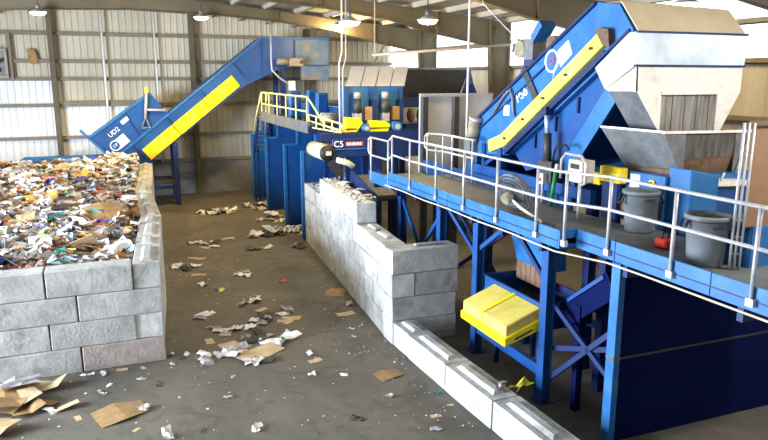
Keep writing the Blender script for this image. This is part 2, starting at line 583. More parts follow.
pipe('white_pipe', [(-0.23, 39.75, 1.9), (-0.23, 39.75, 10.0)], 0.06, 'white_paint', 'white vertical pipe on the back wall beside the wide girt gap', 'pipe')
pipe('white_pipe', [(2.39, 39.75, 1.9), (2.39, 39.75, 9.98)], 0.045, 'white_paint', 'thin white vertical pipe on the back wall above the tilted hopper', 'pipe')
pipe('conduit', [(7.9, 36.0, 9.78), (7.88, 36.0, 7.4), (7.9, 36.0, 6.9), (8.3, 36.0, 6.5), (8.75, 36.0, 6.2)], 0.05, 'galv',
     'grey conduit dropping to the head of the inclined conveyor', 'conduit')
pipe('conduit', [(7.85, 24.0, 9.78), (7.83, 24.0, 7.4), (7.72, 24.0, 7.0), (7.72, 24.0, 4.6)], 0.028, 'white_paint', 'white conduit of the pair, with the bend', 'conduit')
pipe('conduit', [(8.0, 24.0, 9.78), (7.98, 24.0, 7.2), (7.86, 24.0, 6.8), (7.86, 24.0, 4.6)], 0.028, 'galv', 'grey conduit of the pair, next to the bent white one', 'conduit')
pipe('conduit', [(9.44, 17.45, 9.65), (9.44, 17.45, 3.6)], 0.03, 'white_paint', 'long white conduit standing at the foot of the screen', 'conduit')
pipe('conduit', [(9.6, 17.0, 9.63), (9.6, 17.0, 8.5), (9.75, 16.2, 7.9), (9.95, 15.6, 7.4)], 0.014, 'galv', 'short kinked cable drop above the screen motor', 'conduit')

# fan box and patch on back wall
t = thing('wall_fan', (-5.3, 39.6, 6.5), 'framed exhaust fan box set high in the back wall', 'fan')
MB().box((-6.0, 39.62, 6.5), (-4.75, 39.95, 6.62)).box((-6.0, 39.62, 7.82), (-4.75, 39.95, 7.94)).box((-4.87, 39.62, 6.6), (-4.75, 39.95, 7.84)).box((-6.0, 39.62, 6.6), (-5.88, 39.95, 7.84)).build('frame', 'purlin', t)
MB().box((-5.9, 39.86, 6.6), (-4.85, 39.9, 7.84)).build('back_plate', 'steel_grey', t)
for k in range(4):
    a = R(90 * k + 25)
    MB().obox((-5.37 + 0.25 * math.cos(a), 39.76, 7.22 + 0.25 * math.sin(a)), (0.46, 0.03, 0.2), Matrix.Rotation(-a, 3, 'Y') @ Matrix.Rotation(0.5, 3, 'X')).build('blade', 'steel_dark', t)
MB().cyl((-5.37, 39.7, 7.22), (-5.37, 39.82, 7.22), 0.09).build('hub', 'steel_dark', t)
MB().box((-4.75, 39.8, 6.45), (-4.55, 39.95, 8.75)).build('side_post', 'girt', t)
mb = MB().prism([(-3.85, 39.85, 7.98), (-3.5, 39.85, 7.93), (-3.38, 39.85, 7.5), (-3.42, 39.85, 7.2), (-3.72, 39.85, 7.2), (-3.82, 39.85, 7.4)], (0, 0.03, 0))
tag(mb.build('board_patch', 'card_a'), 'tan board scrap fixed across a girt of the back wall', 'board')

# ------------------------------------------------------------------ block walls
def block_mesh(ridge, seed):
    rnd = random.Random(seed)
    bm = bmesh.new()
    bmesh.ops.create_cube(bm, size=1.0)
    for v in bm.verts:
        v.co = Vector((v.co.x * 1.77, v.co.y * 0.6, v.co.z * 0.586 + 0.293))
    bmesh.ops.bevel(bm, geom=list(bm.edges), offset=0.016, segments=1, affect='EDGES')
    for v in bm.verts:
        v.co += Vector((rnd.uniform(-.006, .006), rnd.uniform(-.006, .006), rnd.uniform(-.004, .004)))
    if ridge:
        L_, h = 0.72, 0.065
        vs_ = [bm.verts.new(p) for p in [(-L_, -.15, .58), (L_, -.15, .58), (L_, .15, .58), (-L_, .15, .58),
                                         (-L_ + .08, -.07, .58 + h), (L_ - .08, -.07, .58 + h), (L_ - .08, .07, .58 + h), (-L_ + .08, .07, .58 + h)]]
        for f in ((4, 5, 6, 7), (0, 1, 5, 4), (1, 2, 6, 5), (2, 3, 7, 6), (3, 0, 4, 7)):
            bm.faces.new([vs_[i] for i in f])
    me = bpy.data.meshes.new('block')
    bm.to_mesh(me); bm.free()
    me.materials.append(M['concrete_block'])
    return me


BLOCK = [block_mesh(False, i) for i in range(4)]
BLOCKR = [block_mesh(True, i) for i in range(4)]


def lay(root, p0, p1, z, first, ridge=False, m=None):
    a, b = Vector((p0[0], p0[1], 0)), Vector((p1[0], p1[1], 0))
    tot = (b - a).length
    d = (b - a).normalized()
    s, ln = 0.0, first
    while s < tot - 0.05:
        e = min(s + ln, tot)
        if tot - e < 0.3:
            e = tot
        c = a + d * ((s + e) / 2)
        me = random.choice(BLOCKR if ridge else BLOCK)
        o = place('block', me, root, (c.x + random.uniform(-.012, .012), c.y, z), (0, 0, math.atan2(d.y, d.x) + random.uniform(-.006, .006)),
                  ((e - s) / 1.8, 1, 1))
        if m and abs(s) < 0.01:
            o.material_slots[0].link = 'OBJECT'; o.material_slots[0].material = M[m]
        s, ln = e, 1.8


# bunker wall holding the paper heap
t = thing('block_wall', (0.44, 16.15, 0), 'grey concrete block wall holding back the mixed paper heap', 'wall')
for r_ in range(4):
    z = r_ * 0.6
    if r_ in (1, 3):      # header of the side wall shows at the corner
        lay(t, (0.14, 16.15), (-7.2, 16.0), z, 1.8, ridge=False)
    else:
        lay(t, (0.74, 16.15), (-7.2, 16.0), z, 1.8, m='concrete_pink' if r_ == 0 else None)
side = [(0.44, 16.15), (0.62, 18.6), (0.84, 21.4), (0.82, 24.2), (0.86, 27.3), (1.2, 32.4), (1.32, 35.3)]
for r_ in range(4):
    y0 = 15.85 if r_ in (1, 3) else 16.45
    pts = [(0.44, y0)] + side[1:]
    for i in range(len(pts) - 1):
        lay(t, pts[i], pts[i + 1], r_ * 0.6, 1.8 if (i or r_ % 2) else 1.2, ridge=(r_ == 3))

# tall wall beside the bays and its return
A, B = Vector((7.24, 26.3)), Vector((6.32, 14.75))
dAB = (B - A).normalized()


def onAB(y):
    return tuple(A + dAB * ((A.y - y) / -dAB.y))


t = thing('block_wall', (6.8, 20.0, 0), 'pale concrete block wall dividing the floor lane from the conveyors, tallest in the middle', 'wall')
for r_ in range(4):
    z = r_ * 0.6
    end = 14.75 if r_ == 2 else 15.35
    lay(t, onAB(26.3), onAB(end), z, [1.8, 0.9, 1.4, 0.6][r_], ridge=False)
lay(t, onAB(23.2), onAB(18.05), 2.4, 1.7)
for z, x0, x1, ridge in ((0, 6.02, 7.82, False), (0.6, 6.02, 7.8, False), (1.2, 6.64, 7.84, False), (1.8, 6.02, 7.86, False)):
    c = (x0 + x1) / 2
    place('block', BLOCK[1], t, (c, 15.05, z), (0, 0, 0.0), ((x1 - x0) / 1.8, 1, 1))
# keys along the exposed top
for y in (17.3, 16.3):
    p = onAB(y)
    MB().box((p[0] - 0.08, y - 0.3, 2.4), (p[0] + 0.1, y + 0.35, 2.47)).build('key', 'concrete_block', t, bevel=0.03)
MB().box((6.75, 15.0, 2.39), (7.45, 15.15, 2.45)).build('key', 'concrete_block', t, bevel=0.03)

t = thing('block_kerb', (6.45, 11.0, 0), 'single course of concrete blocks with raised keys edging the lane', 'kerb')
lay(t, (6.35, 14.73), (6.42, 12.0), 0, 0.9, ridge=True)
lay(t, (6.42, 12.0), (6.6, 7.0), 0, 1.8, ridge=True)

# ------------------------------------------------------------------ inclined conveyor feeding the sort line
Y0, Y1 = 36.5, 38.4
t = thing('inclined_conveyor', (2.86, 37.4, 0), 'long blue inclined conveyor with yellow side guards rising from the paper heap', 'conveyor')


def yz(p, y):
    return (p[0], y, p[1])


frame = [(-0.17, 2.49), (7.49, 8.54), (11.2, 8.56), (11.2, 7.15), (9.3, 7.12), (8.5, 7.0), (6.45, 6.05), (1.5, 2.25), (0.2, 1.6)]
MB().prism([yz(p, Y0) for p in frame], (0, Y1 - Y0, 0)).build('side_frame', 'blue', t)
e = Vector((7.66, 6.05)).normalized()
ang = math.atan2(e.y, e.x)
nrm = Vector((-e.y, e.x))


def al(s, h, y):         # point s metres up the slope, h above the top edge
    p = Vector((-0.17, 2.49)) + e * s + nrm * h
    return (p.x, y, p.y)


MB().beam(al(0, 0, Y0 - 0.03), al(9.75, 0, Y0 - 0.03), 0.1, 0.1, (0, -1, 0)).build('top_rail', 'blue_deck', t)
MB().beam((7.49, Y0 - 0.03, 8.54), (11.2, Y0 - 0.03, 8.58), 0.1, 0.08, (0, -1, 0)).build('top_rail', 'blue_deck', t)
# yellow side guards, five separate plates with a cast-in CP mark
g0, g1 = Vector((1.62, 2.42)), Vector((6.3, 6.12))
ge = (g1 - g0).normalized(); gn = Vector((-ge.y, ge.x)); gl = (g1 - g0).length
for k in range(3):
    a = g0 + ge * (gl * k / 3 + 0.02); b = g0 + ge * (gl * (k + 1) / 3 - 0.02)
    q = [a - gn * 0.02, b - gn * 0.02, b + gn * 0.66, a + gn * 0.66]
    g = MB().prism([(p.x, Y0 - 0.09, p.y) for p in q], (0, 0.08, 0)).build('side_guard', 'yellow', t, bevel=0.015)
    c = (a + b) / 2 + gn * 0.3
    lettering('CP', 0.5, 'yellow_pale', g, (c.x, Y0 - 0.097, c.y), (ge.x, 0, ge.y), (-ge.y, 0, ge.x))
# ribs on the side
for s in (1.2, 3.4, 5.6, 7.8):
    MB().beam(al(s, 0, Y0 - 0.02), al(s, -0.95, Y0 - 0.02), 0.06, 0.05, (0, -1, 0)).build('rib', 'blue_dark', t)
for x in (9.2, 10.1):
    MB().box((x, Y0 - 0.05, 7.15), (x + 0.06, Y0, 8.52)).build('rib', 'blue_dark', t)
# infeed hopper skirt
hop = [(-0.17, 2.49), (2.61, 4.70), (1.81, 5.78), (-1.18, 3.62)]
sk = MB().prism([yz(p, Y0 + 0.02) for p in hop], (0, Y1 - Y0, 0)).build('hopper_skirt', 'blue', t)
MB().beam(yz(hop[3], Y0), yz(hop[2], Y0), 0.12, 0.12, (0, -1, 0)).build('rim', 'blue_deck', sk)
MB().beam(yz((-1.55, 4.0), Y0), yz(hop[0], Y0), 0.12, 0.12, (0, -1, 0)).build('rim', 'blue_deck', sk)
MB().beam(yz((0.55, 4.86), Y0), yz((1.2, 3.6), Y0), 0.05, 0.05, (0, -1, 0)).build('rib', 'blue_dark', sk)
lettering('UD2', 0.32, 'label_white', sk, (-0.02, Y0 - 0.005, 3.86), (e.x, 0, e.y), (-e.y, 0, e.x))
c = Vector((0.0, 3.22))
MB().prism([(p.x, Y0 - 0.01, p.y) for p in [Vector((0.22, 3.02)) + e * a_ + nrm * b__ for a_, b__ in ((0, 0), (0.62, 0), (0.62, 0.5), (0, 0.5))]], (0, 0.02, 0)).build('notice', 'label_white', sk)
MB().prism([(0.0 + 0.26 * math.cos(a_ * R(15)), Y0 - 0.016, 3.2 + 0.26 * math.sin(a_ * R(15))) for a_ in range(24)], (0, 0.02, 0)).build('badge', 'label_white', sk)
MB().prism([(0.0 + 0.21 * math.cos(a_ * R(15)), Y0 - 0.02, 3.2 + 0.21 * math.sin(a_ * R(15))) for a_ in range(24)], (0, 0.02, 0)).build('badge', 'blue', sk)
lettering('CP', 0.2, 'label_white', sk, (0.0, Y0 - 0.026, 3.2), (e.x, 0, e.y), (-e.y, 0, e.x))
MB().prism([(p.x, Y0 - 0.01, p.y) for p in [Vector((0.42, 4.22)) + e * a_ + nrm * b__ for a_, b__ in ((0, 0), (0.42, 0), (0.42, 0.2), (0, 0.2))]], (0, 0.02, 0)).build('notice', 'label_white', sk)
# take-up arms and sling bracket
arm = MB().tube([(1.62, Y0 - 0.12, 5.75), (1.5, Y0 - 0.12, 4.5)], 0.07).build('takeup_arm', 'galv', t)
MB().tube([(1.58, Y0 - 0.12, 4.95), (2.5, Y0 - 0.12, 4.9)], 0.06).build('takeup_arm', 'galv', t)
MB().tube([(1.3, Y0 - 0.12, 4.05), (1.5, Y0 - 0.12, 4.55), (1.72, Y0 - 0.12, 4.05), (1.3, Y0 - 0.12, 4.05)], 0.05).build('bracket', 'steel_grey', arm)
MB().box((1.56, Y0 - 0.2, 5.78), (1.68, Y0 - 0.08, 6.05)).build('beacon', 'yellow', arm)
# head chute and drive
MB().box((9.3, Y0 - 0.06, 7.2), (11.15, Y0 - 0.02, 8.5)).build('head_panel', 'blue_worn', t)
MB().box((9.6, Y0 - 0.03, 6.4), (11.15, Y0 + 0.2, 7.12)).build('chute_panel', 'blue_worn', t)
dr = MB().box((8.85, Y0 - 0.55, 7.1), (9.6, Y0 - 0.06, 7.55)).build('gearbox', 'motor', t, bevel=0.04)
MB().tube([(8.2, Y0 - 0.3, 7.35), (8.85, Y0 - 0.3, 7.35)], 0.17, 14).build('drive_motor', 'motor', dr)
MB().cyl((9.5, Y0 - 0.6, 7.33), (9.5, Y0 - 0.54, 7.33), 0.1).build('shaft_cap', 'steel_dark', dr)
# legs
for x, ztop in ((2.86, 3.2), (8.6, 7.0)):
    for y in (Y0 + 0.05, Y1 - 0.1):
        MB().box((x - 0.13, y - 0.1, 0), (x + 0.13, y + 0.1, ztop)).build('leg', 'blue_dark', t)
for y in (Y0 + 0.05, Y1 - 0.1):
    MB().box((1.55, y - 0.08, 0), (1.75, y + 0.08, 2.35)).build('leg', 'blue_dark', t)
    MB().beam((1.6, y, 0.95), (2.9, y, 0.95), 0.12, 0.16).build('cross_tie', 'blue_dark', t)
MB().box((1.6, Y0, 1.15), (2.8, Y1, 1.3)).build('catch_tray', 'steel_dark', t)

# horizontal infeed skirt at the back of the heap
t = thing('infeed_conveyor', (-2.6, 37.2, 0), 'low blue infeed conveyor trough at the far edge of the paper heap', 'conveyor')
MB().prism([(-4.6, 36.6, 0.0), (-0.6, 36.6, 0.0), (-0.6, 36.6, 2.72), (-4.1, 36.6, 2.78), (-4.5, 36.6, 2.5)], (0, 0.1, 0)).build('trough_side', 'blue_deck', t)
MB().prism([(-4.6, 38.3, 0.0), (-0.6, 38.3, 0.0), (-0.6, 38.3, 2.6), (-4.1, 38.3, 2.6), (-4.5, 38.3, 2.4)], (0, 0.1, 0)).build('trough_side', 'blue_deck', t)
MB().box((-4.5, 36.7, 0.9), (-0.6, 38.3, 1.05)).build('belt', 'rubber', t)
MB().box((-0.9, 36.565, 2.1), (-0.45, 36.61, 2.75)).build('corner_plate', 'steel_dark', t)

# ------------------------------------------------------------------ bay partitions below the sort line
def partition(y, ztop2, label, x0=6.85, x1=10.2, step=True):
    t = thing('bay_partition', (x0, y, 0), label, 'partition', 'blue partitions between the sort bays')
    if step:
        MB().prism([(x0 + 0.1, y, 0), (x1, y, 0), (x1, y, ztop2), (x0 + 0.65, y, ztop2), (x0 + 0.65, y, 3.62), (x0 + 0.1, y, 3.62)], (0, 0.1, 0)).build('panel', 'blue', t)
        MB().box((x0, y - 0.04, 0), (x0 + 0.12, y + 0.14, 3.66)).build('end_post', 'blue_deck', t)
        MB().box((x0 + 0.1, y - 0.03, 3.58), (x0 + 0.65, y + 0.13, 3.66)).build('top_cap', 'blue_deck', t)
        MB().box((x0 + 0.6, y - 0.03, 3.6), (x0 + 0.7, y + 0.13, ztop2)).build('step_post', 'blue_deck', t)
    else:
        MB().box((x0 + 0.05, y, 0), (x1, y + 0.1, ztop2)).build('panel', 'navy', t)  # panel colour carries the shade below the walkway
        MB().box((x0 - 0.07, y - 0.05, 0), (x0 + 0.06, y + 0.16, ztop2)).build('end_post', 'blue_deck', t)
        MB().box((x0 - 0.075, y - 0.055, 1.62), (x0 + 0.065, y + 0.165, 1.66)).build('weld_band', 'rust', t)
        MB().box((x0 + 0.06, y - 0.012, 1.6), (x1, y, 1.64)).build('seam', 'steel_dark', t)
    return t


partition(26.4, 4.45, 'blue bay partition standing directly behind the white block wall')
partition(29.4, 4.45, 'blue bay partition second from the white block wall')
partition(33.3, 4.45, 'blue bay partition third from the white block wall')
partition(37.0, 4.45, 'blue bay partition farthest from the white block wall, by the back wall')
partition(9.0, 3.38, 'partition panel with under-deck shade in its colour and a bright blue end post', 7.95, 15.0, False)

# ------------------------------------------------------------------ sorting platform
t = thing('sorting_platform', (8.2, 31.0, 0), 'raised sorting platform with pale yellow guard rails above the blue bays', 'platform')
MB().box((6.95, 25.4, 4.45), (10.2, 36.3, 4.62)).build('deck', 'deck_plate', t)
MB().box((6.86, 25.4, 4.42), (6.95, 34.2, 4.86)).build('toe_board', 'steel_grey', t)
MB().box((6.9, 25.35, 4.4), (10.2, 25.42, 4.7)).build('edge_beam', 'blue_dark', t)
for z in (5.25, 5.8):
    MB().tube([(6.9, 25.5, z), (6.9, 34.0, z), (7.3, 34.8, z)], 0.035, 6).build('rail', 'yellow_rail', t)
MB().tube([(6.9, 25.5, 5.8), (7.0, 25.3, 5.6), (7.35, 24.6, 4.75)], 0.035, 6).build('rail', 'yellow_rail', t)
MB().tube([(6.9, 34.0, 5.8), (6.85, 35.3, 4.6), (6.82, 36.0, 3.6)], 0.035, 6).build('rail', 'yellow_rail', t)
MB().tube([(7.3, 34.8, 5.8), (7.38, 35.3, 4.9), (7.42, 36.0, 3.6)], 0.035, 6).build('rail', 'yellow_rail', t)
for y in (25.5, 27.2, 28.9, 30.6, 32.3, 34.0):
    MB().tube([(6.9, y, 4.5), (6.9, y, 5.8)], 0.03, 6).build('rail_post', 'yellow_rail', t)
for y in (25.9, 35.9):
    for x in (7.75, 10.0):
        MB().box((x - 0.08, y - 0.08, 0), (x + 0.08, y + 0.08, 4.45)).build('leg', 'blue_dark', t)
for k in range(7):      # stair at the far end
    MB().box((6.85, 34.7 + k * 0.18, 4.3 - k * 0.25), (7.4, 34.93 + k * 0.18, 4.34 - k * 0.25)).build('tread', 'steel_grey', t)
for x in (6.82, 7.42):
    MB().beam((x, 34.6, 4.5), (x, 36.0, 2.6), 0.06, 0.2).build('stringer', 'blue_dark', t)

# far ladder by the last partition
t = thing('access_ladder', (7.0, 36.1, 0), 'slim blue access ladder below the stair at the end of the bays', 'ladder')
for x in (6.82, 7.04):
    MB().box((x - 0.04, 36.04, 0), (x + 0.04, 36.12, 2.95)).build('stile', 'blue_dark', t)
for k in range(9):
    MB().cyl((6.82, 36.08, 0.3 + k * 0.3), (7.04, 36.08, 0.3 + k * 0.3), 0.02, 6).build('rung', 'blue_dark', t)

# sort line conveyor and station hoods on the platform
t = thing('sort_line', (9.0, 31.0, 4.62), 'blue sort line conveyor running along the platform', 'conveyor')
MB().box((8.4, 26.2, 4.62), (8.5, 35.6, 5.35)).build('side_plate', 'blue', t)
MB().box((9.7, 26.2, 4.62), (9.8, 35.6, 5.35)).build('side_plate', 'blue', t)
MB().box((8.5, 26.2, 5.0), (9.7, 35.6, 5.08)).build('belt', 'rubber', t)
for i, (x0, y, x1, zt, lb) in enumerate(((7.36, 30.0, 7.85, 5.95, 'blue upright sorting chute nearest the conveyor head leg'),
                                        (7.9, 29.0, 8.35, 5.98, 'blue upright sorting chute between two others'),
                                        (7.92, 27.6, 8.38, 5.9, 'blue upright sorting chute beside the paired conduits'))):
    t = thing('sorting_chute', ((x0 + x1) / 2, y, 4.62), lb, 'chute', 'sorting chutes on the platform')
    MB().prism([(x0, y, 4.62), (x1, y, 4.62), (x1, y, zt), (x0 + 0.04, y, zt)], (0, 0.45, 0)).build('hood', 'blue_deck', t, bevel=0.02)
    MB().box((x0 + 0.06, y - 0.03, 4.9), (x1 - 0.06, y, zt - 0.1)).build('front_panel', 'blue', t)
t = thing('electric_panel', (8.9, 35.9, 5.6), 'small white electrical box hung under the conveyor head', 'box')
MB().box((8.75, 35.8, 5.85), (9.1, 36.0, 6.35)).build('case', 'white_paint', t, bevel=0.02)
MB().box((8.85, 35.82, 4.62), (9.0, 35.98, 5.85)).build('post', 'yellow_rail', t)
t = thing('gear_motor', (8.0, 26.4, 4.62), 'tan drum motor lying on the platform beside the chutes', 'motor')
MB().cyl((7.6, 26.0, 4.95), (8.2, 26.0, 4.92), 0.22, 16).build('drum', 'cream', t)
MB().box((7.65, 25.85, 4.62), (8.15, 26.15, 4.76)).build('foot', 'steel_dark', t)

# ------------------------------------------------------------------ far disc screen with slanted grey hood
t = thing('disc_screen', (9.4, 25.4, 4.1), 'blue disc screen with slanted pale grey hood panels and two upright motors', 'machine')
MB().box((8.12, 24.5, 4.4), (10.4, 25.2, 6.2)).build('body', 'blue_deck', t)
for k in range(4):
    x0 = 8.1 + k * 0.6
    MB().prism([(x0 + 0.02, 24.42, 6.2), (x0 + 0.57, 24.42, 6.2), (x0 + 1.1, 25.3, 6.9), (x0 + 0.55, 25.3, 6.9)], (0, 0.03, 0.04)).build('hood_panel', 'hood_grey', t)
MB().prism([(8.14, 24.5, 6.17), (10.5, 24.5, 6.17), (11.05, 25.34, 6.84), (8.68, 25.34, 6.84)], (0, 0.08, -0.03)).build('hood_core', 'steel_dark', t)
for x in (8.0, 9.05, 10.25):
    MB().box((x, 24.4, 4.4), (x + 0.15, 24.5, 6.2)).build('stile', 'blue', t)
for x in (8.47, 9.58):
    mo = MB().cyl((x, 24.2, 5.2), (x, 24.2, 5.75), 0.16, 14).build('motor', 'steel_dark', t)
    MB().cyl((x, 24.2, 5.75), (x, 24.2, 6.0), 0.13, 14).build('motor_cap', 'galv', mo)
    MB().box((x - 0.13, 24.05, 4.9), (x + 0.13, 24.4, 5.22)).build('gearbox', 'galv', mo)
    MB().box((x + 0.3, 24.15, 4.95), (x + 0.62, 24.45, 5.45)).build('guard', 'card_a', t)
    MB().box((x + 0.58, 24.1, 4.9), (x + 0.72, 24.5, 5.7)).build('guard_plate', 'blue_dark', t)
for x in (8.1, 10.2):
    for y in (24.6, 25.15):
        MB().box((x - 0.08, y - 0.08, 0), (x + 0.08, y + 0.08, 4.4)).build('leg', 'blue_dark', t)
t = thing('transfer_hood', (12.2, 26.2, 4.2), 'dark grey open trough hood beside the disc screen', 'hood')
MB().prism([(10.6, 25.6, 6.85), (13.9, 25.6, 6.85), (13.7, 26.1, 5.7), (10.9, 26.1, 5.7)], (0, 0.06, 0)).build('back_panel', 'steel_dark', t)
MB().prism([(13.9, 25.6, 6.88), (14.05, 25.6, 6.3), (14.0, 25.0, 5.7), (13.75, 26.1, 5.7)], (0.05, 0, 0)).build('end_panel', 'blue_dark', t)
MB().box((10.6, 25.55, 6.83), (13.95, 25.68, 6.92)).build('rim', 'steel_grey', t)
MB().box((10.8, 25.3, 5.35), (13.9, 26.2, 5.75)).build('trough', 'blue_dark', t)
for k in range(6):
    MB().lathe((11.0 + k * 0.42, 25.0, 5.05), [(0.001, -0.06), (0.26, -0.06), (0.3, 0), (0.26, 0.06), (0.001, 0.06)], 12, Matrix.Rotation(R(90), 3, 'Y')).build('disc', 'rust', t)
MB().box((10.6, 24.6, 4.2), (13.9, 26.2, 4.75)).build('base', 'blue_dark', t)
for x in (10.8, 13.7):
    MB().box((x - 0.1, 25.3, 0), (x + 0.1, 25.5, 4.2)).build('leg', 'blue_dark', t)

# grey sheet partition with dark posts, next to the screen tail
t = thing('sheet_screen', (10.2, 20.4, 0), 'tall light grey sheet screen with two dark upright posts', 'screen')
MB().box((9.3, 20.4, 3.2), (12.0, 20.46, 5.97)).build('sheet', 'hood_grey', t)
for x in (9.42, 10.55):
    MB().box((x - 0.09, 20.2, 0), (x + 0.09, 20.4, 5.9)).build('post', 'steel_dark', t)
MB().box((9.3, 20.36, 5.93), (12.0, 20.48, 6.0)).build('top_rail', 'galv', t)

# ------------------------------------------------------------------ conveyor C5
t = thing('cross_conveyor', (9.2, 23.6, 0), 'dark blue cross conveyor marked C5 with a pale drum at its end', 'conveyor')
MB().box((6.6, 22.7, 4.35), (12.4, 22.8, 4.62)).build('top_beam', 'blue_dark', t)
MB().box((7.0, 22.6, 3.78), (8.5, 22.72, 4.42)).build('head_box', 'blue_dark', t, bevel=0.015)
MB().box((7.02, 22.57, 4.05), (8.48, 22.6, 4.09)).build('seam', 'blue_deck', t)
MB().box((8.5, 22.72, 3.7), (12.4, 22.82, 4.35)).build('side_frame', 'blue_dark', t)
MB().box((7.0, 24.3, 3.7), (12.4, 24.4, 4.6)).build('side_frame', 'blue_dark', t)
MB().box((6.9, 22.75, 4.1), (12.4, 24.35, 4.16)).build('belt', 'rubber', t)
d_ = MB().cyl((6.8, 22.62, 3.95), (6.8, 24.3, 3.95), 0.28, 20).build('drum', 'cream', t)
MB().lathe((6.8, 22.6, 3.95), [(0.28, 0), (0.28, 0.05), (0.001, 0.06)], 20, Matrix.Rotation(R(90), 3, 'X')).build('drum_end', 'black', d_)
MB().box((6.74, 22.5, 3.88), (6.92, 22.6, 4.02)).build('bearing', 'cream', d_)
lettering('C5', 0.3, 'label_white', t, (7.22, 22.59, 4.24), (1, 0, 0), (0, 0, 1))
nb = MB().box((7.48, 22.585, 4.17), (8.12, 22.6, 4.32)).build('notice', 'label_red', t)
for k in range(6):
    MB().box((7.51 + k * 0.095, 22.578, 4.2), (7.57 + k * 0.095, 22.586, 4.29)).build('notice_mark', 'label_white', nb)
MB().tube([(7.1, 22.5, 3.72), (7.5, 22.45, 3.6), (7.7, 22.45, 3.45)], 0.1, 10).build('scraper', 'cream', t)
for x in (7.25, 7.45):
    MB().box((x - 0.03, 22.62, 2.985), (x + 0.03, 22.7, 3.78)).build('hanger', 'galv', t)
for x in (8.75, 11.8):
    for y in (22.85, 24.2):
        MB().box((x - 0.1, y - 0.1, 0), (x + 0.1, y + 0.1, 3.75)).build('leg', 'blue_dark', t)
MB().beam((6.9, 22.55, 3.65), (7.24, 22.48, 3.19), 0.08, 0.3).build('chute_edge', 'black', t)

# yellow rail and guards above C5
t = thing('guard_rail', (7.2, 23.9, 4.6), 'yellow guard rail stepping down above the C5 conveyor', 'railing')
q0, q1 = Vector((7.04, 25.75, 5.12)), Vector((7.35, 22.75, 4.94))
MB().beam((7.04, 25.75, 4.64), (7.35, 22.72, 4.635), 0.06, 0.04).build('base_bar', 'yellow_rail', t)
for dz in (0, -0.24):
    MB().tube([q0 + Vector((0, 0, dz)), q1 + Vector((0, 0, dz))], 0.035, 6).build('rail', 'yellow_rail', t)
for k in range(5):
    p = q0.lerp(q1, k / 4)
    MB().tube([(p.x, p.y, 4.63), p], 0.03, 6).build('rail_post', 'yellow_rail', t)
t = thing('drive_guard', (7.9, 23.0, 4.6), 'bright yellow drive guard with a sloping end beside the conduits', 'guard', 'yellow drive guards above the C5 conveyor')
MB().prism([(7.55, 22.9, 4.6), (8.0, 22.9, 4.6), (8.25, 22.9, 4.95), (8.1, 22.9, 5.1), (7.6, 22.9, 5.15)], (0, 0.35, 0)).build('shell', 'yellow', t, bevel=0.03)
MB().box((7.6, 22.87, 4.72), (8.0, 22.9, 4.76)).build('hinge', 'steel_dark', t)
t = thing('drive_guard', (8.8, 23.0, 4.6), 'bright yellow long drive guard with a slim bar below the motors', 'guard', 'yellow drive guards above the C5 conveyor')
MB().prism([(8.45, 22.9, 4.6), (9.2, 22.9, 4.6), (9.3, 22.9, 4.85), (9.1, 22.9, 4.98), (8.5, 22.9, 5.02)], (0, 0.35, 0)).build('shell', 'yellow', t, bevel=0.03)
MB().box((8.45, 22.87, 4.74), (9.3, 22.9, 4.77)).build('bar', 'steel_dark', t)
t = thing('blue_motor', (8.3, 22.9, 4.6), 'small round blue motor between the two yellow guards', 'motor')
MB().cyl((8.31, 22.75, 4.76), (8.31, 23.2, 4.76), 0.14, 16).build('housing', 'blue_deck', t)
MB().cyl((8.31, 22.7, 4.76), (8.31, 22.75, 4.76), 0.08, 12).build('cap', 'galv', t)
t = thing('blue_motor', (9.35, 22.9, 4.55), 'round blue motor beyond the long yellow guard', 'motor')
MB().cyl((9.5, 22.75, 4.79), (9.5, 23.2, 4.79), 0.17, 16).build('housing', 'blue_deck', t)
MB().cyl((9.5, 22.7, 4.79), (9.5, 22.75, 4.79), 0.1, 12).build('cap', 'galv', t)

# transfer chute between C5 and the walkway
t = thing('transfer_conveyor', (7.9, 21.0, 0), 'short sloping blue transfer chute beside the broken block wall top', 'conveyor')
MB().beam((7.55, 22.2, 3.19), (7.55, 19.9, 2.7), 0.1, 0.35).build('side_plate', 'blue_dark', t)
MB().beam((8.5, 22.2, 3.19), (8.5, 19.9, 2.7), 0.1, 0.35).build('side_plate', 'blue_dark', t)
MB().beam((8.02, 22.2, 3.17), (8.02, 19.9, 2.68), 0.9, 0.06).build('belt', 'rubber', t)
MB().beam((7.52, 21.6, 2.95), (7.52, 19.7, 2.62), 0.1, 0.2).build('lip', 'blue_deck', t)
for y, z in ((21.9, 3.05), (20.2, 2.65)):
    for x in (7.6, 8.45):
        MB().box((x - 0.06, y - 0.06, 0), (x + 0.06, y + 0.06, z)).build('leg', 'blue_dark', t)

# ------------------------------------------------------------------ main walkway
t = thing('walkway', (8.3, 13.0, 0), 'raised blue walkway with grey deck plates, galvanised rails and braced posts', 'walkway')
XD, XS, XI = 7.38, 7.74, 9.25
MB().box((XD, 9.95, 3.55), (XI, 18.3, 3.65)).build('deck', 'deck_plate', t)
MB().box((XS, 2.6, 3.55), (XI + 0.3, 9.95, 3.65)).build('deck', 'deck_plate', t)
MB().box((7.5, 18.3, 3.36), (XI, 20.2, 3.46)).build('deck', 'deck_plate', t)
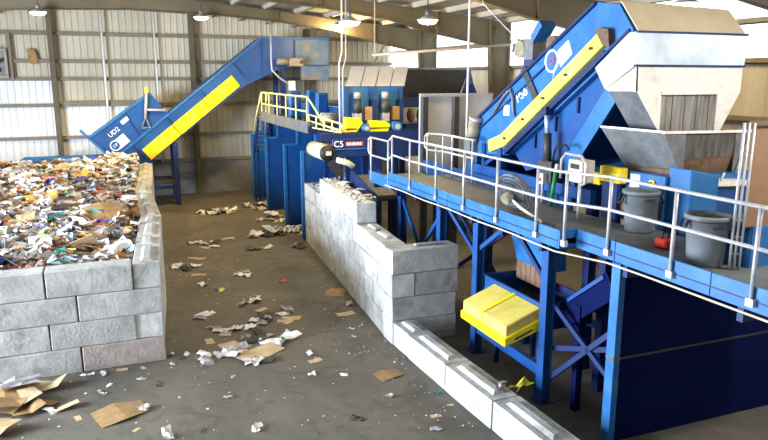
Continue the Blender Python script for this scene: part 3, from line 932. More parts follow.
# fascia plates with seams
ys = [18.3, 16.4, 14.4, 12.3, 10.0]
for a, b in zip(ys[:-1], ys[1:]):
    MB().box((XD - 0.05, b + 0.01, 3.47), (XD, a - 0.01, 3.81)).build('fascia', 'blue_deck', t)
    MB().box((XD - 0.062, b, 3.6), (XD - 0.05, a, 3.62)).build('fascia_seam', 'blue_dark', t)
MB().box((XD - 0.05, 9.95, 3.47), (XS, 10.0, 3.81)).build('fascia', 'blue_deck', t)
ys = [9.95, 8.9, 6.9, 4.8, 2.6]
for a, b in zip(ys[:-1], ys[1:]):
    MB().box((XS - 0.05, b + 0.01, 3.47), (XS, a - 0.01, 3.81)).build('fascia', 'blue_deck', t)
    MB().box((XS - 0.062, b, 3.6), (XS - 0.05, a, 3.62)).build('fascia_seam', 'blue_dark', t)
MB().box((7.45, 18.32, 3.28), (7.5, 20.2, 3.62)).build('fascia', 'blue_deck', t)
MB().box((XI, 12.2, 3.5), (XI + 0.05, 20.0, 3.9)).build('kick_plate', 'blue', t)
# bearers
for y in (4.5, 6.5, 8.8, 10.85, 12.3, 13.65, 15.3, 16.8, 18.2, 20.0):
    MB().box((7.55 if y > 9.9 else 7.85, y - 0.05, 3.2 if y < 18.2 else 3.1), (8.41 if y == 12.3 else 9.3, y + 0.05, 3.5 if y < 18.2 else 3.36)).build('bearer', 'blue_dark', t)
# conduit slung along the lower edge
MB().tube([(XD - 0.1, y, 3.43 + 0.012 * math.sin(y * 2.3)) for y in [18.4 - 0.7 * k for k in range(13)]] + [(XS - 0.1, 9.6, 3.36), (XS - 0.1, 9.0, 3.42)] +
          [(XS - 0.1, y, 3.43) for y in (8, 6, 4, 2.6)], 0.018, 6).build('conduit', 'cream', t)
# rails
r1 = [(7.39, 18.25), (7.36, 10.0)]


def railing(pts_top, zt, posts, zb, parent):
    for dz in (0, -0.55):
        MB().tube([(x, y, zt + dz + (k if len(p_) > 2 else 0)) for p_ in pts_top for x, y, k in [(p_ + (0,))[:3]]], 0.029, 8).build('rail', 'galv', parent)
    for x, y in posts:
        p = MB().tube([(x, y, zb), (x, y, zt)], 0.029, 8).build('rail_post', 'galv', parent)
        MB().box((x - 0.03, y - 0.06, zb - 0.01), (x + 0.045, y + 0.06, zb + 0.1)).build('foot_plate', 'galv', p)


XR1, XR2 = XD - 0.09, XS - 0.09
railing([(XR1 + 0.16, 20.05, -0.2), (XR1 + 0.16, 18.55, -0.2), (XR1 + 0.1, 18.05), (XR1, 16.6), (XR1, 10.05), (XR1 + 0.06, 9.85), (XR2, 9.1), (XR2, 2.6)], 4.88,
        [(XR1 + 0.1, 18.1), (XR1, 16.6), (XR1, 15.0), (XR1, 13.55), (XR1, 12.1), (XR1, 10.65), (XR1 + 0.06, 9.85), (XR2, 9.05), (XR2, 7.62), (XR2, 6.2), (XR2, 4.8), (XR2, 3.4)], 3.55, t)
for x, y in ((XR1 + 0.16, 20.0), (XR1 + 0.16, 18.55)):
    MB().tube([(x, y, 3.35), (x, y, 4.68)], 0.032, 8).build('rail_post', 'galv', t)
MB().tube([(XR1 + 0.16, 20.05, 4.68), (XR1 + 0.16, 20.2, 4.6), (XR1 + 0.16, 20.22, 4.25), (XR1 + 0.16, 20.05, 4.13)], 0.032, 8).build('rail_end', 'galv', t)
# inner rail by the screen tail
for dz in (0, -0.5):
    MB().tube([(9.07, 19.3, 4.8 + dz), (9.07, 18.2, 4.85 + dz), (9.07, 16.3, 4.85 + dz)], 0.032, 8).build('rail', 'galv', t)
for y in (19.3, 18.2, 17.6, 16.4):
    MB().tube([(9.07, y, 3.64 if y < 18.3 else 3.45), (9.07, y, 4.83)], 0.03, 8).build('rail_post', 'galv', t)
MB().tube([(9.07, 19.3, 4.8), (9.07, 19.5, 4.7), (9.07, 19.5, 4.4), (9.07, 19.3, 4.3)], 0.032, 8).build('rail_end', 'galv', t)
# posts (H-sections), feet and braces
POSTS = [18.25, 15.62, 13.65, 10.85]
for y in POSTS:
    mb = MB()
    mb.box((7.68, y - 0.11, 0), (7.7, y + 0.11, 3.5)).box((7.86, y - 0.11, 0), (7.88, y + 0.11, 3.5)).box((7.7, y - 0.01, 0), (7.86, y + 0.01, 3.5))
    p = mb.build('post', 'blue', t)
    MB().box((7.6, y - 0.19, 0), (7.96, y + 0.19, 0.03)).build('base_plate', 'blue_dark', p)
    MB().box((9.08, y - 0.1, 0), (9.28, y + 0.1, 3.5)).build('post', 'blue_dark', t)
MB().beam((7.78, 13.6, 0.62), (7.78, 10.9, 0.62), 0.1, 0.22).build('tie_beam', 'blue', t)
for a, b in (((7.78, 18.2, 0.5), (7.78, 15.66, 3.0)), ((7.78, 18.2, 3.0), (7.78, 15.66, 0.5)), ((7.78, 13.75, 2.4), (7.78, 15.3, 3.3)),
             ((7.78, 13.55, 2.6), (7.78, 12.5, 3.3)), ((7.78, 10.95, 2.55), (7.78, 12.0, 3.3)), ((9.18, 18.2, 0.5), (9.18, 13.7, 3.2)), ((9.18, 18.2, 3.2), (9.18, 13.7, 0.5)),
             ((7.9, 10.8, 0.5), (7.95, 9.1, 2.1)), ((7.9, 10.8, 2.1), (7.95, 9.1, 1.2)), ((7.95, 10.8, 1.15), (8.0, 9.1, 1.75))):
    MB().beam(a, b, 0.07, 0.1).build('brace', 'blue_dark' if a[1] < 11 or a[0] > 9 else 'blue', t)
MB().beam((9.5, 11.81, 1.2), (9.56, 9.11, 1.33), 0.12, 0.18).build('tie_beam', 'blue', t)

# ------------------------------------------------------------------ chute, trough and yellow cover under the walkway
t = thing('discharge_trough', (8.3, 12.0, 0), 'blue discharge trough with a hanging chute under the walkway', 'trough')
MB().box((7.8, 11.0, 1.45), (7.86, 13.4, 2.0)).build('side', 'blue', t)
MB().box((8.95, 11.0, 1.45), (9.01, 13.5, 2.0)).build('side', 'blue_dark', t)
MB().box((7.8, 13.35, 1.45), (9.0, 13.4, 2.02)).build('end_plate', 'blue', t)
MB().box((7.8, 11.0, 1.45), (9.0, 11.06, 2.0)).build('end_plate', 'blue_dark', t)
MB().box((7.84, 11.05, 1.5), (8.97, 13.36, 1.56)).build('belt', 'rubber', t)
MB().prism([(8.4, 13.5, 3.45), (8.4, 11.9, 3.45), (8.6, 12.05, 2.3), (8.6, 13.25, 2.3)], (0.5, 0, 0)).build('chute', 'blue_deck', t)
for k in range(6):
    MB().box((8.58, 12.08 + k * 0.195, 1.9), (8.61, 12.26 + k * 0.195, 2.34)).build('skirt_flap', 'rust', t)
for x, y in ((7.9, 12.9), (8.9, 12.9), (7.9, 11.2), (8.9, 11.2)):
    MB().box((x - 0.05, y - 0.05, 0), (x + 0.05, y + 0.05, 1.5)).build('leg', 'blue_dark', t)
t = thing('belt_cover', (7.4, 12.0, 0), 'sloping yellow sheet metal cover boxed over the conveyor tail', 'cover')
for y0, y1 in ((11.1, 12.02), (12.06, 12.9)):
    MB().prism([(7.8, y0, 1.93), (7.0, y0, 1.62), (7.0, y0, 1.38), (7.8, y0, 1.62)], (0, y1 - y0, 0)).build('top_cover', 'yellow_dusty', t, bevel=0.02)
MB().prism([(7.82, 11.06, 1.7), (6.96, 11.06, 1.38), (6.96, 11.06, 1.2), (7.82, 11.06, 1.45)], (0, 1.88, 0)).build('lower_lip', 'yellow', t, bevel=0.015)
MB().prism([(7.78, 12.0, 1.95), (7.0, 12.0, 1.65), (7.0, 12.0, 1.6), (7.78, 12.0, 1.9)], (0, 0.09, 0)).build('seam_strap', 'yellow', t)
MB().prism([(7.6, 11.04, 1.5), (7.2, 11.04, 1.36), (7.2, 11.04, 1.33), (7.6, 11.04, 1.47)], (0, 0.03, 0)).build('slot', 'black', t)
for y in (11.3, 12.7):
    MB().beam((7.3, y, 1.3), (7.81, y, 1.49), 0.06, 0.08).build('arm', 'blue_dark', t)
t = thing('incline_belt', (8.7, 10.8, 0), 'dark navy inclined conveyor climbing behind the walkway post', 'conveyor')
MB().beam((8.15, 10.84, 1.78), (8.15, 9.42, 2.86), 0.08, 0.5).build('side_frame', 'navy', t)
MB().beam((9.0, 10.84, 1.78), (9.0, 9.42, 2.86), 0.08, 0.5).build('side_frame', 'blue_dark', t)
MB().beam((8.575, 10.84, 1.83), (8.575, 9.42, 2.91), 0.8, 0.06).build('belt', 'rubber', t)
MB().beam((8.09, 10.6, 2.2), (8.09, 9.6, 2.96), 0.05, 0.07).build('cover_strip', 'blue', t)
for x in (8.15, 9.0):
    MB().box((x - 0.07, 10.2, 0), (x + 0.07, 10.34, 2.2)).build('leg', 'navy', t)

# ------------------------------------------------------------------ polishing screen PS6
t = thing('polishing_screen', (10.7, 14.0, 3.4), 'large tilted blue screen marked PS6 with a yellow guard strip beside the walkway', 'machine')
XA, XB = 9.45, 12.0
body = [(17.3, 5.1), (12.0, 8.03), (11.3, 7.92), (10.85, 7.4), (11.7, 6.72), (15.2, 4.55), (16.9, 4.4)]
MB().prism([(XA, y, z) for y, z in body], (XB - XA, 0, 0)).build('body', 'blue_deck', t)
u = Vector((-0.878, 0.478)); nn = Vector((0.478, 0.878))


def ps(s, h, x):     # along the slope from the tail top, h above it
    p = Vector((17.3, 5.1)) + u * s + nn * h
    return (x, p.x, p.y)


MB().beam(ps(0, 0.02, XA - 0.03), ps(6.05, 0.02, XA - 0.03), 0.06, 0.1, (-1, 0, 0)).build('top_flange', 'blue_dark', t)
MB().beam(ps(0.2, -0.28, XA - 0.03), ps(4.0, -0.28, XA - 0.03), 0.035, 0.06, (-1, 0, 0)).build('side_flange', 'blue_dark', t)
MB().beam(ps(-0.15, 0.2, 10.95), ps(4.6, 0.2, 10.95), 2.0, 0.5, (0, 0, 1)).build('deck_cover', 'blue_deck', t)
MB().beam(ps(-0.2, 0.45, 9.97), ps(4.6, 0.45, 9.97), 0.06, 0.08, (0, 0, 1)).build('cover_flange', 'blue_dark', t)
gp = [(16.05, 4.86), (15.4, 5.07), (11.78, 7.4), (11.57, 7.15), (15.23, 4.78), (15.97, 4.55)]
gd = MB().prism([(9.33, y, z) for y, z in gp], (0.12, 0, 0)).build('guard_strip', 'yellow_pale', t, bevel=0.01)
MB().prism([(9.3, 11.8, 7.5), (9.3, 11.42, 7.46), (9.3, 11.36, 7.12), (9.3, 11.57, 7.15), (9.3, 11.78, 7.4)], (0.15, 0, 0)).build('end_cap', 'rust', gd)
for k in range(5):
    p = Vector((15.2, 4.98)).lerp(Vector((11.95, 7.1)), k / 4)
    MB().box((9.31, p.x - 0.06, p.y - 0.03), (9.34, p.x + 0.06, p.y + 0.03)).build('latch', 'black', gd)
MB().beam((XA - 0.06, 15.2, 4.62), (XA - 0.06, 11.5, 7.0), 0.12, 0.16, (-1, 0, 0)).build('lower_chord', 'blue_dark', t)
belly = [(15.3, 4.72), (11.75, 6.75), (11.3, 6.4), (12.9, 4.65), (14.6, 4.2)]
bl = MB().prism([(9.62, y, z) for y, z in belly], (2.3, 0, 0)).build('collecting_hopper', 'blue', t)
MB().beam((9.6, 12.95, 4.45), (9.6, 11.3, 6.45), 0.06, 0.42, (0, 0.6, 0.6)).build('hopper_flange', 'blue_deck', bl)
for a in (0.25, 0.5, 0.75):
    p = Vector((15.0, 4.7)).lerp(Vector((11.8, 6.55)), a)
    MB().box((9.56, p.x - 0.03, p.y - 0.35), (9.62, p.x + 0.03, p.y)).build('stiffener', 'blue_dark', bl)
lettering('PS6', 0.36, 'label_white', t, (XA - 0.006, 14.66, 6.1), (0, u.x, u.y), (0, nn.x, nn.y))
# round badge with pointed tail and notice
bc = Vector((13.45, 6.88))
bd = MB().tube([(XA - 0.01, bc.x + 0.24 * math.cos(a_ * R(15)), bc.y + 0.24 * math.sin(a_ * R(15))) for a_ in range(24)], 0.03, 6, closed=True).build('badge', 'label_white', t)
MB().prism([(XA - 0.02, bc.x - 0.1, bc.y - 0.2), (XA - 0.02, bc.x - 0.2, bc.y - 0.02), (XA - 0.02, bc.x - 0.06, bc.y - 0.42)], (0.02, 0, 0)).build('badge_tail', 'label_white', bd)
lettering('CP', 0.2, 'label_red', bd, (XA - 0.012, bc.x, bc.y), (0, u.x, u.y), (0, nn.x, nn.y))
MB().prism([(XA - 0.012, y, z) for y, z in ((13.25, 7.1), (12.88, 7.32), (12.72, 7.02), (13.12, 6.74))], (0.02, 0, 0)).build('notice', 'label_white', t)
MB().box((XA - 0.012, 15.2, 5.55), (XA + 0.01, 15.46, 5.82)).build('notice', 'label_white', t)
MB().prism([(XA - 0.05, 14.68, 6.68), (XA - 0.05, 14.5, 6.78), (XA - 0.05, 13.92, 6.1), (XA - 0.05, 14.1, 5.98)], (0.06, 0, 0)).build('hinge_bracket', 'steel_dark', t)
MB().tube([(XA - 0.05, 15.9, 5.6), (XA - 0.06, 15.4, 6.05), (XA - 0.06, 15.1, 6.22), (XA - 0.06, 14.98, 6.0), (XA - 0.06, 14.95, 5.75), (XA - 0.03, 14.9, 5.55)], 0.035, 8).build('hose', 'steel_grey', t)
# shaker drive on the upper edge
dm = MB().cyl((9.75, 15.35, 7.22), (10.5, 15.35, 7.22), 0.21, 16).build('drive_motor', 'motor', t)
MB().box((9.8, 14.8, 6.95), (10.35, 15.2, 7.45)).build('gearbox', 'steel_grey', dm)
MB().cyl((9.9, 14.2, 7.3), (10.5, 14.2, 7.3), 0.2, 14).build('coupling', 'rust', dm)
MB().box((10.0, 14.0, 6.6), (10.4, 15.5, 7.0)).build('mount', 'blue_dark', dm)
MB().obox((9.95, 14.62, 7.62), (0.4, 0.5, 0.2), Matrix.Rotation(R(-45), 3, 'X')).build('belt_guard', 'blue_deck', dm)
MB().tube([(9.8, 15.5, 7.1), (9.8, 15.75, 7.15), (9.8, 15.7, 7.4), (9.8, 15.4, 7.42)], 0.06, 8).build('elbow', 'galv', dm)
# tail gear motor
tm = MB().cyl((9.35, 16.95, 4.75), (9.35, 16.75, 5.35), 0.19, 16).build('tail_motor', 'motor', t)
MB().cyl((9.35, 16.75, 5.35), (9.35, 16.72, 5.45), 0.2, 16).build('fan_cowl', 'galv', tm)
MB().box((9.2, 16.8, 4.45), (9.5, 17.15, 4.8)).build('gearbox', 'steel_grey', tm)
# tilt cylinder
cy = MB().cyl((9.3, 13.25, 4.6), (9.3, 13.3, 5.25), 0.1, 12).build('tilt_cylinder', 'steel_dark', t)
MB().cyl((9.3, 13.3, 5.25), (9.3, 13.36, 5.7), 0.055, 12).build('piston_rod', 'silver', cy)
MB().box((9.22, 13.28, 5.66), (9.42, 13.46, 5.85)).build('clevis', 'blue_dark', cy)
MB().box((9.23, 12.98, 4.14), (9.5, 13.5, 4.62)).build('pump', 'steel_dark', cy)
MB().tube([(9.3, 13.05, 4.6), (9.3, 12.95, 4.95), (9.3, 12.6, 5.05), (9.3, 12.45, 4.95)], 0.025, 6).build('hose', 'black', cy)
# base frame and legs
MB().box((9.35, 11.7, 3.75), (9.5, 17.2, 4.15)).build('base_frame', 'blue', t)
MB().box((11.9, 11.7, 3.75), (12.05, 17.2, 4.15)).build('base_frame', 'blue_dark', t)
for y in (15.55, 16.4, 12.4):
    MB().box((9.4, y - 0.08, 4.1), (9.56, y + 0.08, 4.75)).build('leg', 'blue', t)
MB().beam((9.45, 15.5, 4.6), (9.45, 16.4, 4.15), 0.06, 0.1).build('brace', 'blue', t)
MB().box((11.8, 12.0, 3.8), (11.9, 17.2, 5.4)).build('rear_panel', 'blue', t)
MB().box((9.5, 16.9, 3.8), (11.9, 17.0, 4.9)).build('tail_panel', 'blue', t)
MB().box((9.52, 11.7, 3.7), (12.0, 17.2, 3.8)).build('base_plate', 'blue_dark', t)
for x in (9.6, 11.9):
    for y in (11.9, 16.9):
        MB().box((x - 0.1, y - 0.1, 0), (x + 0.1, y + 0.1, 3.75)).build('leg', 'blue_dark', t)

# discharge head
h = thing('discharge_chute', (10.6, 10.9, 3.65), 'silver and tan discharge chute with hanging rubber strips at the top of the screen', 'chute')
MB().prism([(9.25, 10.48, 7.36), (12.0, 10.48, 7.32), (11.95, 10.95, 7.86), (9.2, 10.95, 7.94)], (0, 0.05, 0.02)).build('top_panel', 'tan_panel', h)
MB().box((9.22, 10.46, 7.33), (12.02, 10.52, 7.37)).build('flange', 'blue_dark', h)
MB().box((9.235, 10.485, 6.74), (12.0, 10.54, 7.34)).build('front_panel', 'silver', h)
MB().prism([(9.25, 11.68, 6.70), (9.25, 10.75, 7.34), (9.25, 10.5, 7.36), (9.25, 10.5, 6.74), (9.25, 11.34, 6.28)], (0.04, 0, 0)).build('side_panel', 'silver', h)
MB().beam((9.24, 11.66, 6.8), (9.24, 10.72, 7.4), 0.05, 0.05).build('flange', 'blue_dark', h)
MB().box((9.22, 10.46, 6.71), (12.02, 10.52, 6.75)).build('flange', 'blue_dark', h)
# worn white belt of the chute
MB().box((9.28, 10.5, 6.24), (11.98, 10.54, 6.72)).build('wear_panel', 'worn_white', h)
MB().prism([(9.27, 11.34, 6.28), (9.27, 10.5, 6.72), (9.3, 10.5, 6.25), (9.3, 11.27, 6.24)], (0.04, 0, 0)).build('wear_panel', 'tan_panel', h)
# tapering sides
MB().add([(9.3, 11.27, 6.24), (9.32, 10.5, 6.25), (9.94, 10.5, 5.44), (9.9, 11.25, 5.46), (9.36, 11.27, 6.24), (9.38, 10.5, 6.25), (10.0, 10.5, 5.44), (9.96, 11.25, 5.46)],
         [(0, 1, 2, 3), (4, 5, 6, 7), (0, 1, 5, 4), (1, 2, 6, 5), (2, 3, 7, 6), (3, 0, 4, 7)]).build('taper_side', 'steel_grey', h)
MB().prism([(9.32, 10.49, 6.25), (9.92, 10.49, 6.25), (9.94, 10.49, 5.44)], (0, 0.04, 0)).build('taper_front', 'worn_white', h)
MB().prism([(11.36, 10.49, 6.25), (11.98, 10.49, 6.25), (11.5, 10.49, 5.42), (11.36, 10.49, 5.42)], (0, 0.04, 0)).build('taper_front', 'worn_white', h)
MB().box((9.9, 10.46, 6.18), (11.4, 10.5, 6.26)).build('curtain_bar', 'worn_white', h)
for k in range(9):
    x = 9.95 + k * 0.158
    MB().box((x, 10.54 + 0.012 * (k % 2), 5.42), (x + 0.15, 10.56 + 0.012 * (k % 2), 6.2)).build('curtain_strip', 'curtain', h)
MB().box((9.9, 11.2, 5.44), (11.9, 11.26, 6.9)).build('back_panel', 'steel_dark', h)
MB().add([(12.0, 11.27, 6.24), (11.98, 10.5, 6.25), (11.5, 10.5, 5.44), (11.5, 11.25, 5.46)], [(0, 1, 2, 3)]).build('taper_side', 'steel_grey', h)
for k in range(3):
    MB().box((11.55 + k * 0.08, 10.9, 5.46), (11.59 + k * 0.08, 10.95, 6.3)).build('frame_bar', 'galv', h)
# lower hopper
q = thing('catch_hopper', (10.6, 10.6, 3.65), 'dark steel catch hopper with a pale rim below the rubber strips', 'hopper')


def plate(a, b, c, d, th, name, m_, parent):
    A_, B_, C_, D_ = [Vector(p) for p in (a, b, c, d)]
    n_ = (B_ - A_).cross(D_ - A_).normalized() * th
    return MB().add([A_, B_, C_, D_, A_ + n_, B_ + n_, C_ + n_, D_ + n_],
                    [(0, 1, 2, 3), (4, 5, 6, 7), (0, 1, 5, 4), (1, 2, 6, 5), (2, 3, 7, 6), (3, 0, 4, 7)]).build(name, m_, parent)


plate((9.35, 11.5, 5.5), (9.57, 10.0, 5.49), (10.02, 10.0, 4.76), (9.86, 11.25, 4.66), 0.03, 'side_plate', 'steel_grey', q)
plate((9.57, 9.98, 5.49), (10.12, 9.98, 5.48), (10.12, 9.98, 4.82), (10.02, 9.98, 4.74), 0.03, 'gusset', 'steel_grey', q)
plate((10.12, 10.0, 5.48), (11.4, 10.0, 5.46), (11.4, 10.02, 4.98), (10.12, 10.02, 4.98), 0.03, 'rubber_skirt', 'rubber', q)
plate((10.12, 10.03, 4.98), (11.4, 10.03, 4.98), (11.36, 10.15, 4.5), (10.12, 10.15, 4.68), 0.03, 'liner', 'rust', q)
plate((11.4, 9.98, 5.46), (11.75, 9.98, 5.46), (11.44, 9.98, 4.7), (11.4, 9.98, 4.6), 0.03, 'gusset', 'steel_grey', q)
plate((11.75, 11.5, 5.45), (11.75, 10.0, 5.45), (11.44, 10.0, 4.6), (11.44, 11.2, 4.6), 0.03, 'side_plate', 'steel_dark', q)
plate((9.42, 11.36, 5.5), (11.75, 11.36, 5.45), (11.44, 11.22, 4.62), (9.88, 11.22, 4.62), 0.03, 'back_plate', 'steel_dark', q)
MB().beam((9.55, 9.97, 5.5), (11.77, 9.97, 5.47), 0.06, 0.05).build('rim', 'worn_white', q)
MB().beam((9.35, 11.5, 5.52), (9.56, 9.97, 5.51), 0.04, 0.04).build('rim', 'worn_white', q)
MB().beam((9.9, 11.3, 4.66), (9.98, 9.98, 4.72), 0.12, 0.12).build('outlet_lip', 'rust', q)

# blue conveyor body under the hopper
t = thing('receiving_conveyor', (10.6, 10.6, 0), 'blue boxed receiving conveyor below the catch hopper', 'conveyor')
MB().box((9.62, 9.9, 3.65), (12.0, 11.62, 4.66)).build('body', 'blue_deck', t)
fb = MB().prism([(9.72, 9.38, 3.65), (10.42, 9.38, 3.65), (10.42, 9.38, 4.72), (9.72, 9.38, 4.86)], (0, 0.55, 0)).build('front_box', 'blue_deck', t, bevel=0.02)
MB().box((10.42, 9.6, 3.65), (11.9, 9.92, 4.5)).build('side_box', 'blue', t)
MB().prism([(10.42, 9.5, 4.62), (11.9, 9.5, 4.5), (11.9, 9.5, 4.44), (10.42, 9.5, 4.5)], (0, 0.4, 0)).build('wear_strip', 'worn_white', t)
MB().tube([(10.42, 9.36, 4.62), (10.48, 9.34, 4.78)], 0.02, 6).build('handle', 'white_paint', fb)
MB().box((9.6, 10.55, 4.35), (9.63, 10.82, 4.62)).build('notice', 'label_white', t)
es = MB().cyl((9.56, 10.2, 4.5), (9.63, 10.2, 4.5), 0.07, 12).build('stop_button', 'yellow', t)
MB().cyl((9.52, 10.2, 4.5), (9.56, 10.2, 4.5), 0.04, 10).build('plunger', 'black', es)
MB().box((9.52, 10.0, 3.85), (9.62, 11.5, 4.05)).build('return_roller_guard', 'rust', t)
for x in (9.75, 11.8):
    for y in (10.0, 11.4):
        MB().box((x - 0.1, y - 0.1, 0), (x + 0.1, y + 0.1, 3.65)).build('leg', 'blue_dark', t)
t = thing('drive_cover', (9.45, 11.2, 3.65), 'small stepped yellow drive cover beside the grey control box', 'cover')
MB().box((9.38, 10.88, 4.4), (9.6, 11.5, 4.72)).build('shell', 'yellow', t, bevel=0.02)
MB().box((9.34, 10.84, 4.5), (9.4, 11.3, 4.62)).build('ridge', 'yellow_pale', t)
MB().box((9.36, 11.45, 4.3), (9.6, 11.75, 4.55)).build('step', 'yellow', t, bevel=0.02)
MB().box((9.4, 10.95, 3.65), (9.5, 11.4, 4.4)).build('stand', 'blue_dark', t)

# ------------------------------------------------------------------ things on the walkway
def bin_(x, y, label, text):
    t = thing('waste_bin', (x, y, 3.65), label, 'bin', 'round grey bins on the walkway')
    z = 3.65
    MB().lathe((x, y, z), [(0.001, 0), (0.25, 0), (0.262, 0.05), (0.3, 0.56), (0.318, 0.57), (0.325, 0.72), (0.345, 0.74), (0.345, 0.79), (0.315, 0.8), (0.3, 0.74), (0.245, 0.1), (0.001, 0.08)], 32).build('tub', 'bin_grey', t)
    MB().lathe((x, y, z), [(0.318, 0.7), (0.33, 0.71), (0.33, 0.73), (0.32, 0.74)], 32).build('rim_band', 'bin_dark', t)
    for s in (0, 1):
        a = R(160 if s == 0 else -20)
        c_ = Vector((x + 0.35 * math.cos(a), y + 0.35 * math.sin(a), z + 0.62))
        MB().tube([c_ + Vector((-0.09 * math.sin(a), 0.09 * math.cos(a), 0.1)), c_ + Vector((0.05 * math.cos(a) - 0.08 * math.sin(a), 0.05 * math.sin(a) + 0.08 * math.cos(a), -0.06)),
                   c_ + Vector((0.05 * math.cos(a) + 0.08 * math.sin(a), 0.05 * math.sin(a) - 0.08 * math.cos(a), -0.06)), c_ + Vector((0.09 * math.sin(a), -0.09 * math.cos(a), 0.1))], 0.025, 6).build('handle', 'bin_dark', t)
    d = Vector((-0.25, -1.0, 0)).normalized()
    lettering('BRUTE', 0.085, 'bin_dark', t, (x + d.x * 0.335, y + d.y * 0.335, z + 0.64), (-d.y, d.x, 0), (0, 0, 1))
    return t


bin_(9.12, 9.95, 'grey round waste bin standing below the hopper outlet and paper notice', True)
t = bin_(8.42, 7.72, 'grey round waste bin with a paper scrap inside, beside the brown board', True)
t = thing('tool_case', (8.62, 8.72, 3.65), 'small red tool case on the deck between the two bins', 'case')
MB().box((8.5, 8.62, 3.65), (8.75, 8.9, 3.82)).build('case', 'red', t, bevel=0.03)
MB().tube([(8.55, 8.76, 3.82), (8.57, 8.76, 3.92), (8.68, 8.76, 3.92), (8.7, 8.76, 3.82)], 0.018, 6).build('handle', 'black', t)
MB().box((8.6, 8.6, 3.7), (8.66, 8.63, 3.76)).build('latch', 'steel_grey', t)

# control box on a post
t = thing('control_box', (8.75, 11.3, 3.65), 'grey control box with a bent pipe guard on the walkway edge', 'box')
MB().box((8.62, 11.1, 4.42), (8.95, 11.55, 4.88)).build('case', 'cream', t, bevel=0.02)
MB().box((8.605, 11.18, 4.7), (8.62, 11.45, 4.8)).build('display', 'black', t)
MB().tube([(8.75, 11.3, 3.65), (8.75, 11.3, 4.42)], 0.035, 8).build('post', 'galv', t)
MB().tube([(8.6, 11.75, 4.45), (8.6, 11.75, 4.85), (8.6, 11.6, 4.98), (8.6, 11.1, 4.98), (8.6, 10.95, 4.85), (8.6, 10.95, 4.45), (8.6, 11.1, 4.38)], 0.03, 8).build('pipe_guard', 'galv', t)
# green pole tool and switch
t = thing('green_tool', (9.1, 12.7, 3.65), 'upright green handled tool with a white tip leaning on the kick plate', 'tool')
MB().tube([(9.1, 12.75, 3.65), (9.12, 12.65, 4.45)], 0.045, 8).build('handle', 'green', t)
MB().tube([(9.12, 12.65, 4.45), (9.13, 12.62, 4.62)], 0.04, 8).build('tip', 'white_paint', t)
t = thing('switch_box', (9.15, 13.2, 3.65), 'small white switch box with a red button behind the fan', 'switch')
MB().box((9.1, 13.1, 4.1), (9.22, 13.3, 4.34)).build('case', 'white_paint', t)
MB().cyl((9.06, 13.2, 4.2), (9.1, 13.2, 4.2), 0.04, 10).build('button', 'red', t)
MB().box((9.15, 13.17, 3.645), (9.19, 13.23, 4.1)).build('stem', 'galv', t)

# industrial fan leaning on the rail
t = thing('drum_fan', (8.15, 12.7, 3.65), 'grey caged pedestal fan tipped over against the walkway deck', 'fan')
fc = Vector((7.82, 12.25, 4.12))
ax = Vector((-0.95, -0.31, -0.40)).normalized()
s1 = ax.cross(Vector((0, 0, 1))).normalized(); s2 = s1.cross(ax).normalized()
mt = Matrix((s1, s2, ax)).transposed()
for rr, hh in ((0.43, 0.0), (0.44, 0.05), (0.38, 0.08), (0.31, 0.1), (0.24, 0.11), (0.16, 0.12), (0.41, -0.05), (0.34, -0.07), (0.26, -0.09), (0.17, -0.1)):
    MB().tube([fc + mt @ Vector((rr * math.cos(k * R(12)), rr * math.sin(k * R(12)), hh)) for k in range(30)], 0.012, 5, closed=True).build('guard_ring', 'steel_grey', t)
for k in range(40):
    a = R(360 / 40 * k)
    MB().tube([fc + mt @ Vector((0.05 * math.cos(a), 0.05 * math.sin(a), 0.13)), fc + mt @ Vector((0.33 * math.cos(a), 0.33 * math.sin(a), 0.09)),
               fc + mt @ Vector((0.44 * math.cos(a), 0.44 * math.sin(a), 0.04)), fc + mt @ Vector((0.41 * math.cos(a), 0.41 * math.sin(a), -0.05)),
               fc + mt @ Vector((0.1 * math.cos(a), 0.1 * math.sin(a), -0.1))], 0.007, 4).build('guard_wire', 'steel_grey', t)
for k in range(3):
    a = R(120 * k + 10)
    MB().obox(fc + mt @ Vector((0.22 * math.cos(a), 0.22 * math.sin(a), 0.0)), (0.36, 0.38, 0.015), mt @ Matrix.Rotation(a, 3, 'Z') @ Matrix.Rotation(R(22), 3, 'X')).build('blade', 'steel_grey', t)
MB().cyl(fc + ax * 0.06, fc + ax * 0.34, 0.11, 14).build('motor', 'motor', t)
MB().tube([fc + ax * 0.2, (7.68, 11.8, 3.88), (7.75, 11.15, 3.7)], 0.03, 8).build('pole', 'white_paint', t)
MB().lathe((7.77, 11.0, 3.65), [(0.001, 0.06), (0.05, 0.06), (0.18, 0.02), (0.18, 0), (0.001, 0)], 16).build('base', 'steel_dark', t)

# brown board in a wire rack
t = thing('board_rack', (9.3, 7.3, 3.65), 'brown board held in a galvanised post frame on a blue base', 'panel')
MB().box((8.7, 7.3, 4.3), (10.6, 7.34, 5.84)).build('board', 'board_brown', t)
MB().box((8.66, 7.26, 5.82), (10.6, 7.38, 5.88)).build('top_trim', 'rust', t)
for x, y in ((8.53, 7.34), (8.59, 7.31), (8.66, 7.28)):
    MB().tube([(x, y, 3.65), (x, y, 5.86)], 0.022, 6).build('upright', 'galv', t)
for k in range(8):
    MB().beam((8.53, 7.34, 3.9 + k * 0.26), (8.66, 7.28, 3.9 + k * 0.26), 0.015, 0.015).build('rung', 'galv', t)
MB().box((8.87, 7.28, 3.65), (10.6, 8.1, 4.3)).build('base_box', 'blue_deck', t)

